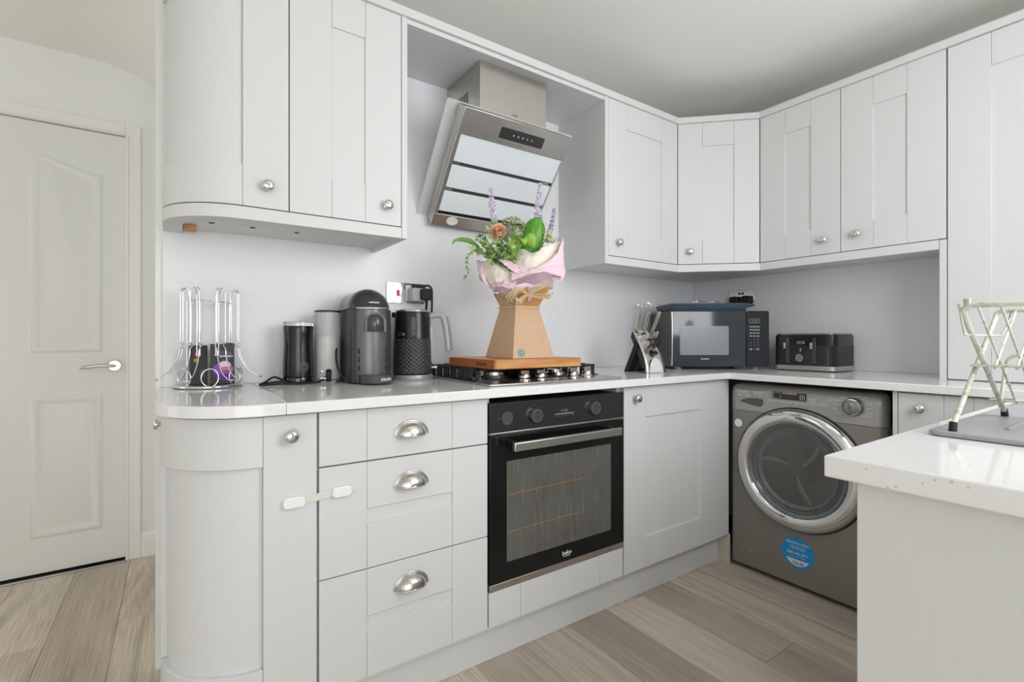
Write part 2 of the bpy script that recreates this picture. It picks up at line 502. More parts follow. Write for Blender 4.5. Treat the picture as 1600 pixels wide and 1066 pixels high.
hd = hd.build('lever_handle', M['nickel'], door1, smooth=40)
hd['label'] = 'brushed nickel lever handle'
MB().tube(smooth_path([(-.232, FARY - .015, .912), (-.232, FARY - .05, .912), (-.24, FARY - .058, .912), (-.28, FARY - .06, .915), (-.33, FARY - .058, .908), (-.35, FARY - .05, .906)], 6), .0065, 10).build('lever', M['nickel'], hd, smooth=60)
ar = MB()
ar.box(DX1 + .0, DX1 + .058, FARY - .018, FARY, 0, DZ + .06).box(DX0 - .058, DX0, FARY - .018, FARY, 0, DZ + .06).box(DX0, DX1, FARY - .018, FARY, DZ + .005, DZ + .06)
ar.box(DX1, DX1 + .03, FARY - .0, FARY + .1, 0, DZ + .03).box(DX0 - .03, DX0, FARY, FARY + .1, 0, DZ + .03).box(DX0, DX1, FARY, FARY + .1, DZ + .004, DZ + .03)
ar.box(DX1 + .004, DX1 + .012, FARY - .024, FARY - .018, 0, DZ + .01).box(DX0, DX1 + .004, FARY - .024, FARY - .018, DZ + .008, DZ + .016)
structure(ar.build('trim_2', M['gloss_white'], None, .003))
structure(box('trim_3', mat('threshold_metal', (0.55, 0.55, 0.55, 1), 0.3, 1.0), None, DX0, DX1, FARY - .03, FARY + .0, 0.0, .007, .002))
structure(box('door_gap_shade', M['shadow_gap'], None, DX0, DX1, FARY + .032, FARY + .05, 0.0, .03))  # dark strip painted as the shade under the door
sk = [(FARY, 0), (FARY - .017, 0), (FARY - .017, .085), (FARY - .012, .09), (FARY - .013, .104), (FARY - .006, .118), (FARY, .12)]
structure(MB().prism(sk, 'x', DX1 + .058, -.052).build('baseboard_hall', M['gloss_white'], None, .001))
structure(MB().prism(sk, 'x', XL, DX0 - .058).build('baseboard_hall', M['gloss_white'], None, .001))

# splashback panels
tag(MB().box(-.033, XB, YB, YB + .011, ZT, 2.12).build('splashback_panel', M['splash'], None, .0012),
    'white flecked splashback panel along the cooker wall', 'splashback', 'splashback panels')
tag(MB().box(XB, XB + .011, .60, YB, ZT, 1.42).build('splashback_panel', M['splash'], None, .0012),
    'white flecked splashback panel behind the toaster', 'splashback', 'splashback panels')

# ------------------------------------------------------------------ worktop in one U
wt = thing('worktop', 'polished white quartz worktop running around three sides', 'worktop', (0, 0, 0))
RC = .213
end = [(-.043, YB), (-.043, YW + RC)] + arc(-.043 + RC, YW + RC, RC, 180, 270, 20)[1:] + [(.2150, YW), (.2150, YB)]
MB().prism(end, 'z', ZU, ZT).build('worktop_end', M['worktop'], wt, .0025, seg=3, smooth=30)
MB().prism([(.2156, YB), (.2156, YW), (XW, YW), (XW, YP), (XB, YP), (XB, YB)], 'z', ZU, ZT).build('worktop_run', M['worktop'], wt, .0025, seg=3)
# peninsula section with the hole for the sink bowl
HX0, HX1, HY0, HY1 = 1.52, 1.96, -.20, .19
xs, ys = [XP, HX0, HX1, XB], [-.36, HY0, HY1, YP - .0006]
pv, pf = [], []
for z in (ZU, ZT):
    pv += [(x, y, z) for y in ys for x in xs]
for j in range(3):
    for i in range(3):
        if (i, j) == (1, 1): continue
        q = (j * 4 + i, j * 4 + i + 1, j * 4 + i + 5, j * 4 + i + 4)
        pf += [q, tuple(16 + t for t in q)]
edge = lambda a, b: pf.append((a, b, 16 + b, 16 + a))
for i in range(3): edge(i, i + 1); edge(12 + i, 13 + i); edge(i * 4, i * 4 + 4); edge(i * 4 + 3, i * 4 + 7)
edge(5, 6); edge(9, 10); edge(5, 9); edge(6, 10)
MB().add(pv, pf).build('worktop_peninsula', M['worktop'], wt, .0025, seg=3)

# ------------------------------------------------------------------ fittings shared by the cabinets
knob_me = MB().lathe([(0, 0), (.0105, 0), (.0105, -.002), (.0065, -.004), (.0062, -.011), (.010, -.015), (.0158, -.0175), (.0165, -.021), (.0145, -.0245), (.009, -.027), (0, -.0278)], (0, 0, 0), 'y', 28).mesh('knob', M['chrome'], 50)
def knob(parent, x, z, y=0):
    return obj('knob', knob_me, parent, (x, y, z))

def shaker(parent, name, w, h, loc, rotz=0, st=.12, rl=.12, kn=None, th=.02, rec=.0065, str_=None, gap=.0007):
    """five-piece door: recessed panel (the door object itself) with stiles and rails; local x right, z up, y back"""
    s2 = st if str_ is None else str_
    d = MB().box(st - .004, w - s2 + .004, rec, th - .003, rl - .004, h - rl + .004).build(name, M['paint_v'], parent, 0, loc=loc, rot=(0, 0, rotz))
    box('stile', M['paint_v'], d, 0, st - gap, 0, th, 0, h, .0011)
    box('stile', M['paint_v'], d, w - s2 + gap, w, 0, th, 0, h, .0011)
    box('rail', M['paint_h'], d, st, w - s2, 0, th, 0, rl, .0011)
    box('rail', M['paint_h'], d, st, w - s2, 0, th, h - rl, h, .0011)
    if kn: knob(d, kn[0], kn[1])
    return d

# ------------------------------------------------------------------ base cabinets, back run
ZB0, ZB1 = 0.139, 0.850
SEAM = .2938
# 1 curved end cabinet
RB = .200; CX, CY = .170, YD + RB
c1 = thing('curved_base_cabinet', 'pale grey curved end base cabinet at the left of the worktop', 'cabinet', (CX, CY, 0))
def arcs(r, a0, a1, n=18): return arc(0, 0, r, a0, a1, n)
body = arcs(RB - .024, 270, 180, 18) + [(-RB + .024, YB - CY), (SEAM - CX - .001, YB - CY), (SEAM - CX - .001, -RB + .022), (0, -RB + .022)]
MB().prism(body, 'z', .12, ZU).build('carcass', M['carcass'], c1)
PAN = RB - .013
dr = MB().strip(arcs(PAN, 264, 184), arcs(RB - .022, 264, 184), ZB0 + .11, ZB1 - .118).strip([(p[0], p[1]) for p in arcs(PAN, 270, 264, 3)], [(p[0], p[1]) for p in arcs(RB - .022, 270, 264, 3)], ZB0 + .11, ZB1 - .118).build('curved_door', M['paint_v'], c1, smooth=30)
dr['label'] = 'curved door with recessed panel'
MB().strip(arcs(RB, 270, 180), arcs(RB - .021, 270, 180), ZB1 - .118, ZB1).build('rail', M['paint_v'], dr, .0012, smooth=30)
MB().strip(arcs(RB, 270, 180), arcs(RB - .021, 270, 180), ZB0, ZB0 + .114).build('rail', M['paint_v'], dr, .0012, smooth=30)
MB().strip(arcs(RB, 183.5, 180, 2), arcs(RB - .021, 183.5, 180, 2), ZB0 + .1145, ZB1 - .1185).build('stile', M['paint_v'], dr, .0008, smooth=30)
box('stile', M['paint_v'], dr, .0007, SEAM - CX - .003, -RB, -RB + .02, ZB0, ZB1, .0012)
k = knob(dr, .060, .800, -RB)
# side leaf facing the hall, seen edge-on
sd = box('side_door', M['paint_v'], c1, -RB + .002, -RB + .016, .03, .375, .145, ZB1 - .01, .0015)
box('worn_edge', mat('bare_chipboard', srgb(186, 150, 124), 0.9), sd, -RB - .004, -RB + .003, .20, .36, .10, .19)
kk = obj('knob', knob_me, sd, (-RB + .002, .31, .782), (0, 0, R(-90)))
MB().lathe([(0, 0), (.020, 0), (.020, .008), (.015, .012), (0, .012)], (0, 0, 0), 'y', 20, 1, 1.3).build('safety_catch', M['white'], sd, smooth=40, loc=(-RB + .003, .33, .30), rot=(0, 0, R(90)))

# 2 drawers
DW = .7945 - SEAM
c2 = thing('drawer_cabinet', 'pale grey three-drawer base cabinet left of the oven', 'cabinet', (SEAM, YD, 0))
box('carcass', M['carcass'], c2, 0, DW - .001, .022, YB - YD, .12, ZU)
def cup(parent, x, z):
    a, hg, b = .043, .034, .026
    m = MB().grid(lambda u, v: (a * math.cos(math.pi * u) * math.sin(math.pi / 2 * v), -b * math.cos(math.pi / 2 * v) - .002, hg * math.sin(math.pi * u) * math.sin(math.pi / 2 * v)), 24, 10)
    h = m.build('cup_handle', M['nickel'], parent, smooth=60, loc=(x, 0, z), thick=.0016)
    rim = [(1.13 * a * math.cos(math.pi * t / 24), -.0015, 1.16 * hg * math.sin(math.pi * t / 24) - .0005) for t in range(25)]
    MB().tube(rim, .0033, 8, flat=.6).tube([(a * 1.03 * math.cos(math.pi * t / 24), -.002, 1.05 * hg * math.sin(math.pi * t / 24)) for t in range(25)], .0024, 8).build('backplate_rim', M['nickel'], h, smooth=60)
    MB().tube([(a * math.sin(math.pi * (t / 20 - .5)), -b * math.cos(math.pi * (t / 20 - .5)) - .002, 0) for t in range(21)], .0016, 8).build('lip', M['nickel'], h, smooth=60)
    return h
def drawer(z0, z1, full, st=.121):
    h = z1 - z0; x0, x1 = .003, DW - .003
    w = x1 - x0
    if full:
        d = box('drawer_front', M['paint_v'], c2, st + .0007, w - st - .0007, 0, .02, 0, h, .0011, loc=(x0, 0, z0))
        box('stile', M['paint_v'], d, 0, st, 0, .02, 0, h, .0011); box('stile', M['paint_v'], d, w - st, w, 0, .02, 0, h, .0011)
    else:
        d = MB().box(st - .004, w - st + .004, .0065, .017, .11, h - .11).build('drawer_front', M['paint_v'], c2, 0, loc=(x0, 0, z0))
        box('stile', M['paint_v'], d, 0, st - .0007, 0, .02, 0, h, .0011); box('stile', M['paint_v'], d, w - st + .0007, w, 0, .02, 0, h, .0011)
        box('rail', M['paint_v'], d, st, w - st, 0, .02, 0, .118, .0011); box('rail', M['paint_v'], d, st, w - st, 0, .02, h - .124, h, .0011)
    return d
d1 = drawer(.7135, ZB1, True); d2 = drawer(.4275, .7095, False); d3 = drawer(ZB0, .4245, False)
hh = cup(d1, .245, .055); hh['label'] = 'polished cup handle'
cup(d2, .245, .200); cup(d3, .245, .206)
# child-safety strap from the curved door to the middle drawer
st_ = thing('child_safety_strap', 'white child-safety strap between curved cabinet and middle drawer', 'safety strap', (0, YD, .6))
zz = .6355
MB().prism(rrect(-.026, .026, -.0135, .0135, .011), 'y', -.012, 0).build('strap_pad', M['white'], st_, .003, seg=3, smooth=40, loc=(.2375, -.0, .0375), rot=(0, R(-0), 0))
MB().prism(rrect(-.0245, .0245, -.0135, .0135, .011), 'y', -.012, 0).build('strap_pad', M['white'], st_, .003, seg=3, smooth=40, loc=(.351, 0, .0445), rot=(0, R(-0), 0))
m_strap = mat('translucent_strap', srgb(218, 220, 211), 0.4)
MB().prism([(.262, .029), (.296, .031), (.327, .034), (.380, .037), (.392, .041), (.395, .048), (.388, .056), (.376, .057), (.327, .053), (.296, .050), (.262, .048)], 'y', -.0035, -.001).build('strap_band', m_strap, st_, .0005)

# 3 oven housing with the panel under the oven
OX0, OX1 = .7945, 1.3945
c3 = thing('oven_housing', 'pale grey oven housing with low infill panel under the black oven', 'cabinet', (OX0, YD, 0))
hs = MB().box(0, .016, .022, YB - YD, .12, ZU).box(.584, .6, .022, YB - YD, .12, ZU).box(.016, .584, .022, YB - YD, .12, .20).box(.016, .584, YB - YD - .02, YB - YD, .2, ZU)
hs.build('carcass', M['carcass'], c3)
inf = box('infill_panel', M['paint_v'], c3, .1237, .4763, 0, .02, ZB0, .247, .0011)
box('stile', M['paint_v'], inf, .003, .1225, 0, .02, ZB0, .247, .0011); box('stile', M['paint_v'], inf, .4775, .597, 0, .02, ZB0, .247, .0011)
box('worn_edge', mat('swollen_edge', srgb(150, 84, 64), 0.9), inf, .01, .52, .0005, .018, .2475, .2495)

# 4 corner base cabinet
c4 = thing('corner_base_cabinet', 'pale grey corner base cabinet between oven and washing machine', 'cabinet', (OX1, YD, 0))
box('carcass', M['carcass'], c4, .001, .690, .022, YB - YD, .12, ZU)
shaker(c4, 'door', .692, ZB1 - ZB0, (.0035, 0, ZB0), 0, .122, .12, (.062, .668), str_=.207)

# plinth
pl = thing('plinth', 'pale grey plinth board along the floor under the cooker run', 'plinth', (0, 0, 0))
YPL = 1.3428
RPL = RB - .05
plp = [(CX - RPL, YB)] + [(p[0] + CX, p[1] + YPL + RPL) for p in arc(0, 0, RPL, 180, 270, 14)]
pin = [(CX - RPL + .015, YB)] + [(p[0] + CX, p[1] + YPL + RPL) for p in arc(0, 0, RPL - .015, 180, 270, 14)]
MB().strip(plp + [(2.0866, YPL)], pin + [(2.0866, YPL + .015)], 0.001, .1195).build('plinth_board', M['paint_h'], pl, smooth=30)
box('plinth_return', mat('plinth_raw_back', srgb(205, 196, 184), 0.7), pl, 2.088, 2.103, 1.288, YPL + .02, 0.001, .138, .001)

# 5 right-run base cabinet (mostly behind the peninsula)
c5 = thing('base_cabinet', 'pale grey narrow base cabinet right of the washing machine', 'cabinet', (XD, .655, 0), R(-90))
box('carcass', M['carcass'], c5, .0, .335, .021, .60, .12, ZU)
box('filler_strip', M['paint_v'], c5, 0, .0145, .002, .021, .12, ZU - .001, .001)
shaker(c5, 'door', .316, ZB1 - ZB0, (.017, 0, ZB0), 0, .122, .12, (.062, .663))
box('plinth_board', M['paint_h'], c5, 0, .34, .055, .07, 0.001, .119)

# 6 peninsula cabinet with its end panel
c6 = thing('peninsula_cabinet', 'pale grey peninsula base unit with plain end panel under the sink', 'cabinet', (XP, 0, 0))
PYB = .2675
box('end_panel', M['paint_v'], c6, .026, .044, -.33, PYB, 0.001, ZU, .0012)
cc = MB().box(.046, XD - XP + .5, PYB - .03, PYB - .012, .12, ZU).box(.046, XD - XP + .5, -.33, -.312, .12, ZU).box(.046, XD - XP + .5, -.312, PYB - .03, .12, .14)
cc.build('carcass', M['carcass'], c6)
for i in range(2):
    shaker(c6, 'door', .596, ZB1 - ZB0, (.046 + .6 + .6 * i, PYB + .008, ZB0), R(180), .12, .12, (.062, .66))
box('plinth_board', M['paint_h'], c6, .046, XD - XP, PYB - .08, PYB - .065, .001, .119)

# ------------------------------------------------------------------ wall cabinets
Z0, Z1 = 1.4125, 2.1195          # doors
ZPB = 1.3736                     # underside of the light rail
ZTOP = 2.150                     # top of the cornice
# curved wall cabinet
RW = .187; WX, WY = .1548, YU + RW
w1 = thing('curved_wall_cabinet', 'pale grey curved end wall cabinet at the far left', 'cabinet', (WX, WY, 0))
S1 = .2763
body = arcs(RW - .024, 270, 180, 18) + [(-RW + .024, YB - WY), (S1 - WX - .001, YB - WY), (S1 - WX - .001, -RW + .022), (0, -RW + .022)]
MB().prism(body, 'z', Z0, Z1).build('carcass', M['carcass'], w1)
dr = MB().strip(arcs(RW - .009, 270, 184), arcs(RW - .022, 270, 184), Z0 + .11, Z1 - .11).build('curved_door', M['paint_v'], w1, smooth=30)
dr['label'] = 'curved door with recessed panel'
MB().strip(arcs(RW, 270, 180), arcs(RW - .021, 270, 180), Z0, Z0 + .116).build('rail', M['paint_h'], dr, .0012, smooth=30)
MB().strip(arcs(RW, 270, 180), arcs(RW - .021, 270, 180), Z1 - .116, Z1).build('rail', M['paint_h'], dr, .0012, smooth=30)
MB().strip(arcs(RW, 186, 180, 2), arcs(RW - .021, 186, 180, 2), Z0 + .1165, Z1 - .1165).build('stile', M['paint_v'], dr, .0008, smooth=30)
box('stile', M['paint_v'], dr, .0007, S1 - WX - .0017, -RW, -RW + .02, Z0, Z1, .0012)
knob(dr, .063, Z0 + .062, -RW)
# 350 mm wall cabinet
PX = .6246
w2 = thing('wall_cabinet', 'pale grey single-door wall cabinet left of the cooker hood', 'cabinet', (S1, YU, 0))
box('carcass', M['carcass'], w2, 0, PX - S1 - .001, .022, YB - YU, Z0, Z1)
shaker(w2, 'door', PX - S1 - .0035, Z1 - Z0, (.0015, 0, Z0), 0, .1205, .116, (.295, .062))
box('end_panel', M['paint_v'], w2, PX - S1, PX - S1 + .0195, -.002, YB - YU, ZPB, Z1 + .001, .001)
# bridging board over the hood
w3 = thing('bridging_board', 'pale grey board bridging the gap above the cooker hood', 'cabinet panel', (PX + .0195, YU, 0))
BW = 1.5755 - PX - .0195
box('soffit_board', M['paint_h'], w3, .0005, BW - .0005, .02, YB - YU, 2.102, 2.119)
box('front_strip', M['paint_h'], w3, .0005, BW - .0005, .0, .0195, 2.102, 2.119, .001)
# 500 mm wall cabinet right of the hood
E1 = 1.5755
w4 = thing('wall_cabinet', 'pale grey single-door wall cabinet right of the cooker hood', 'cabinet', (E1, YU, 0))
box('end_panel', M['paint_v'], w4, 0, .020, -.002, YB - YU, ZPB, Z1 + .001, .001)
A = (2.0885, YU); Bp = (XU, 1.2935)
box('carcass', M['carcass'], w4, .021, A[0] - E1 - .001, .022, YB - YU, Z0, Z1)
shaker(w4, 'door', A[0] - E1 - .0245, Z1 - Z0, (.023, 0, Z0), 0, .1205, .116, (.060, .062))
# diagonal corner wall cabinet
ang = math.atan2(Bp[1] - A[1], Bp[0] - A[0]); LW = math.hypot(Bp[0] - A[0], Bp[1] - A[1])
w5 = thing('corner_wall_cabinet', 'pale grey diagonal corner wall cabinet above the microwave', 'cabinet', (A[0], A[1], 0))
nx, ny = -math.sin(ang) * .022, math.cos(ang) * .022
loc5 = lambda p: (p[0] - A[0], p[1] - A[1])
poly = [loc5((A[0] + nx + .004, A[1] + ny + .004)), loc5((A[0] + .004, YB)), loc5((XB, YB)), loc5((XB, Bp[1] + .004)), loc5((Bp[0] + nx + .002, Bp[1] + ny))]
MB().prism(poly, 'z', Z0, Z1).build('carcass', M['carcass'], w5)
shaker(w5, 'door', LW - .004, Z1 - Z0, (.0015, -.0015, Z0), ang, .118, .116, (.058, .062))
# double wall cabinet on the right wall
w6 = thing('double_wall_cabinet', 'pale grey double-door wall cabinet on the right-hand wall', 'cabinet', (XU, Bp[1], 0), R(-90))
W6 = Bp[1] - .5848
box('carcass', M['carcass'], w6, .001, W6 - .001, .022, XB - XU, Z0, Z1)
shaker(w6, 'door', W6 / 2 - .003, Z1 - Z0, (.0015, 0, Z0), 0, .1195, .116, (.288, .062))
shaker(w6, 'door', W6 / 2 - .003, Z1 - Z0, (W6 / 2 + .0015, 0, Z0), 0, .1195, .116, (.062, .066))
# tall dresser cabinet standing on the worktop
w7 = thing('dresser_cabinet', 'tall pale grey dresser cabinet standing on the right worktop', 'cabinet', (XU, .583, 0), R(-90))
box('carcass', M['carcass'], w7, .0, .60, .022, XB - XU, ZT, Z1)
box('side_panel', M['paint_v'], w7, -.0225, -.0015, -.001, XB - XU, ZT, Z0 - .004, .001)
shaker(w7, 'door', .597, Z1 - ZT - .004, (.0015, 0, ZT + .003), 0, .119, .116, (.54, .12))
# cornice and light rails follow the fronts
def follow(r_off, y_off, stop_r=True):
    pts = [(p[0] + WX, p[1] + WY) for p in arc(0, 0, RW + r_off, 180, 270, 16)]
    return pts
t2 = math.tan(R(22.5))
def front_path(o):
    """plan line offset o in front of the wall-unit doors, from the curved end to the dresser"""
    return [(WX - RW - o, YB)] + [(p[0] + WX, p[1] + WY) for p in arc(0, 0, RW + o, 180, 270, 16)] + [(A[0] + -o * t2 * .6, A[1] - o), (Bp[0] - o, Bp[1] - o * t2 * .6), (XU - o, -.02)]
cor = tag(MB().strip(front_path(.010), front_path(-.055), Z1 + .0012, ZTOP).build('cornice', M['paint_h'], None, .001, smooth=30),
    'pale grey cornice running along the top of all wall cabinets', 'cornice')
top = [(p[0], p[1]) for p in front_path(-.055)][1:]
rail1 = [p for p in front_path(.0)[:-3]]
def cut(path, x1): return [p for p in path if p[0] < x1]
lr = thing('light_rail', 'pale grey light rail under the wall cabinets left of the hood', 'light rail', (0, 0, 0), group='light rails')
fa, fb = cut(front_path(.0)[:18], PX), cut(front_path(-.05)[:18], PX)
MB().strip(fa + [(PX - .0005, YU)], fb + [(PX - .0005, YU + .05)], ZPB, Z0 - .003).build('rail_board', M['paint_h'], lr, .001, smooth=30)
under = [(WX - RW + .055, YB - .001)] + fb[1:] + [(PX - .001, YU + .05), (PX - .001, YB - .001)]
MB().prism(under, 'z', ZPB + .014, ZPB + .03).build('under_board', M['carcass'], lr)
for x in (.09, .20, .33): MB().lathe([(0, 0), (.008, 0), (.008, -.0012), (0, -.0012)], (x, 1.74, ZPB + .0138), 'z', 14).build('screw_cap', M['print_dark'], lr)
box('wood_block', mat('bare_wood_block', srgb(206, 150, 104), 0.8), lr, WX - RW + .056, WX - RW + .085, 1.80, 1.84, ZPB - .002, ZPB + .0135)
lr2 = thing('light_rail', 'pale grey light rail under the corner and right-hand wall cabinets', 'light rail', (0, 0, 0), group='light rails')
fa = [(E1 + .0205, YU)] + front_path(0)[18:20] + [(XU, .607)]
fb = [(E1 + .0205, YU + .045)] + front_path(-.045)[18:20] + [(XU + .045, .607)]
MB().strip(fa, fb, ZPB, Z0 - .003).build('rail_board', M['paint_h'], lr2, .001)
MB().prism([fb[0], fb[1], fb[2], fb[3], (XB - .001, .607), (XB - .001, YB - .001), (E1 + .0205, YB - .001)], 'z', ZPB + .014, ZPB + .03).build('under_board', M['carcass'], lr2)
# ------------------------------------------------------------------ built-in oven
ov = thing('built_in_oven', 'black built-in oven with dirty glass door and steel bar handle', 'oven', (OX0, YD, 0))
m_ovp = mat('oven_panel_black', srgb(44, 44, 46), 0.22, spec=0.5)
m_ovd = mat('oven_door_black', srgb(20, 20, 21), 0.12, spec=0.5)
bump(m_ovd, noise(m_ovd, 9, (1, 1, 1), 3).outputs['Fac'], 0.03, 0.001)
def oven_glass():
    m = mat('oven_window_glass', srgb(84, 85, 80), 0.16, spec=0.5)
    N, L, B = nodes(m)
    n1 = noise(m, 1, (70, 1, 5), 4, 0.6, 0.2)
    n2 = noise(m, 1, (9, 1, 6), 3, 0.6)
    r1 = ramp(m, n1.outputs['Fac'], [(0.50, srgb(94, 94, 90)), (0.68, srgb(112, 112, 107)), (0.80, srgb(146, 145, 138))])
    r2 = ramp(m, n2.outputs['Fac'], [(0.35, srgb(92, 84, 74)), (0.6, srgb(104, 105, 100))])
    L.new(mixc(m, 0.5, r1.outputs['Color'], r2.outputs['Color']), B.inputs['Base Color'])
    rr = ramp(m, n1.outputs['Fac'], [(0.4, (.12, .12, .12, 1)), (0.75, (.45, .45, .45, 1))])
    L.new(rr.outputs['Color'], B.inputs['Roughness'])
    return m
box('oven_body', M['black_matt'], ov, .022, .578, .024, .54, .252, .834)
cp = box('control_panel', m_ovp, ov, .0035, .5965, -.004, .022, .7435, .835, .0015)
tk = MB().lathe([(0, 0), (.0205, 0), (.0205, -.001), (0, -.001)], (.0675, -.0041, .7855), 'y', 32).build('steam_inlet', mat('bluish_grey_disc', srgb(70, 76, 80), 0.3), cp, smooth=40)
MB().tube([(.0675 + .0205 * math.cos(t * .2094), -.0055, .7855 + .0205 * math.sin(t * .2094)) for t in range(30)], .0007, 6, closed=True).build('ring', M['nickel'], tk, smooth=60)
for x, z in ((.1755, .7855), (.4375, .7895)):
    kb = MB().lathe([(.022, 0), (.022, -.016), (.0205, -.018), (.0185, -.018), (.0185, -.0172), (0, -.0172)], (x, -.004, z), 'y', 32).build('control_knob', mat('knob_charcoal', srgb(66, 66, 67), 0.4), cp, smooth=40)
    MB().lathe([(.0222, -.002), (.0222, -.0165), (.0214, -.0185), (.0192, -.0186), (.0190, -.0175)], (x, -.004, z), 'y', 32).build('bezel', M['nickel'], kb, smooth=40)
    for a in (90, 55, 125, 155, 185, 215, 245, 275):
        rr_ = .032
        text('symbol', random.choice(['-', 'o', '=', '+']), .008, M['print_grey'], cp, (x + rr_ * math.cos(R(a)), -.0045, z + rr_ * math.sin(R(a))))
text('clock_digits', '14:46', .016, mat('dim_clock_digits', srgb(120, 122, 122), 0.5), cp, (.303, -.0045, .7905))
box('print_line', M['print_white'], cp, .2605, .3465, -.0046, -.0041, .7795, .7808)
for i in range(6): text('symbol', 'ooo%*8'[i], .009, M['print_grey'], cp, (.2635 + .0158 * i, -.0045, .7735))
text('symbol', '<o', .008, M['print_grey'], cp, (.036, -.0045, .785))
box('trim_strip', M['steel'], ov, .0035, .5965, -.006, .02, .7365, .7425, .001)
od = MB().box(.0035, .5965, -.004, .018, .271, .733).build('oven_door', m_ovd, ov, .0015)
box('door_window', oven_glass(), od, .066, .5285, -.0046, -.0038, .331, .649)
m_shelf = mat('wire_shelf_seen_through_glass', srgb(176, 122, 70), 0.5)  # orange-brown colour of the shelf wires
for z in (.425, .542):
    MB().tube([(.067, -.0047, z), (.30, -.0047, z + .002), (.40, -.0047, z + .002)], .0011, 5).build('shelf_wire', m_shelf, od)
text('maker_mark', 'beko', .021, M['print_white'], od, (.315, -.0048, .300), bold=.0004)
box('mark_underline', M['print_white'], od, .300, .330, -.0049, -.0041, .288, .2895)
box('vent_strip', M['steel'], ov, .0035, .5965, -.003, .02, .2505, .270, .001)
hb = box('handle', M['steel'], ov, .060, .531, -.060, -.044, .689, .7165, .003, seg=3)
for x in (.066, .5): box('handle_mount', M['black_plastic'], hb, x, x + .025, -.046, -.004, .692, .714, .003)
box('door_slot_shade', M['shadow_gap'], od, .05, .55, -.0042, .0, .7335, .7362)  # dark strip painted as shade in the slot above the door

# ------------------------------------------------------------------ washing machine
WX0 = 2.105; WYL = 1.2865; WWD = .596
wm = thing('washing_machine', 'dark grey front-loading washing machine under the right worktop', 'washing machine', (WX0, WYL, 0), R(-90))
def graphite():
    m = mat('graphite_washer_shell', srgb(146, 143, 138), 0.36, 0.45)
    N, L, B = nodes(m)
    bump(m, noise(m, 1, (90, 90, 3), 3).outputs['Fac'], 0.05, 0.0008)
    return m
m_gr = graphite()
m_panel = mat('graphite_washer_panel', srgb(172, 172, 171), 0.36, 0.4)
# front shell rounded at its two vertical edges (plan profile)
def wprof(o=0.0): return [(o, .05)] + arc(.014, .014, .014 - o, 180, 270, 6) + arc(WWD - .03, .03, .03 - o, 270, 360, 8) + [(WWD - o, .05)]
dc = (.292, .497)                      # centre of the porthole
fr = MB().prism(wprof() + [(WWD, .52), (0, .52)], 'z', .022, .711).build('shell', m_gr, wm, .002, smooth=30)
pn = MB()
prof = wprof()
def panel_pt(u, v):
    i = u * (len(prof) - 1); a = prof[int(min(i, len(prof) - 2))]
    return a
rows = [(.7125, 0), (.79, -.001), (.815, .002), (.827, .010), (.833, .022), (.835, .045)]
vs = []
n_ = len(prof)
cxm = WWD / 2
for z, inset in rows:
    for p in prof:
        vs.append((cxm + (p[0] - cxm) * (1 - max(inset, 0) / .3), p[1] + inset, z))
fs = [(j * n_ + i, j * n_ + i + 1, (j + 1) * n_ + i + 1, (j + 1) * n_ + i) for j in range(len(rows) - 1) for i in range(n_ - 1)]
vs += [(WWD - .05, .5, .835), (.05, .5, .835), (0, .5, .7125), (WWD, .5, .7125)]
t0 = (len(rows) - 1) * n_
fs.append(tuple(t0 + i for i in range(n_)) + (len(vs) - 4, len(vs) - 3))
cpn = pn.add(vs, fs).build('control_panel', m_panel, wm, smooth=50)
# detergent drawer; a flat grey patch paints the shade of its scooped grip
dw = box('detergent_drawer', m_panel, wm, .018, .172, -.0025, .02, .7155, .812, .004, seg=3)
sc_ = [(.045, .755), (.06, .765), (.085, .772), (.115, .7745), (.150, .7735), (.153, .76), (.150, .746), (.138, .738), (.11, .741), (.07, .749)]
MB().prism(sc_, 'y', -.0031, -.0026).build('grip_shade', mat('grip_shadow_grey', srgb(96, 98, 99), 0.4, 0.4), dw)
text('maker_mark', 'Candy', 0.0201, M['print_white'], dw, (.058, -.0032, .800), bold=.0003)
text('print', '7kg A+ 1400', 0.0118, M['print_white'], dw, (.062, -.0032, .7845), sx=.9, bold=.0003)
text('print', 'grandO', 0.0165, M['print_white'], dw, (.137, -.0032, .8015), bold=.0003); text('print', 'Vita', 0.0118, M['print_white'], dw, (.137, -.0032, .791), bold=.0003)
ds = MB().prism(rrect(.192, .328, .781, .8115, .004), 'y', -.0022, .004).build('display', M['black_gloss'], wm, .001)
box('screen', mat('display_screen', srgb(70, 58, 60), 0.25), ds, .240, .300, -.0026, -.0021, .785, .803)
text('print', 'CYCLE DETAILS', 0.0083, M['print_white'], ds, (.262, -.0027, .8075), bold=.0003)
MB().tube([(p[0], -.0024, p[1]) for p in rrect(.197, .227, .785, .807, .003)], .0006, 5, closed=True).build('outline', M['print_white'], ds)
for i in range(3):
    for j in range(4): box('indicator', M['print_white'], ds, .303 + i * .008, .307 + i * .008, -.0027, -.0021, .785 + j * .006, .788 + j * .006)
text('print', 'EASY OPTIONS', 0.0100, M['print_white'], cpn, (.207, -.002, .772), bold=.0003)
for i, s in enumerate(['OPTION', '°C', 'SPIN', 'AQ+', 'Q', '8']): text('print', s, 0.0100, M['print_white'], cpn, (.248 + i * .021, -.002, .771), bold=.0003)
text('print', 'START\nPAUSE', 0.0106, M['print_white'], cpn, (.352, -.002, .785), bold=.0003); text('print', '>II', 0.0130, M['print_white'], cpn, (.352, -.002, .771), bold=.0003)
MB().tube([(p[0], -.0022, p[1]) for p in rrect(.381, .400, .782, .803, .002)], .0008, 5, closed=True).build('icon', M['print_white'], cpn)
text('print', 'SMART Fi', 0.0106, M['print_white'], cpn, (.391, -.002, .773), bold=.0003)
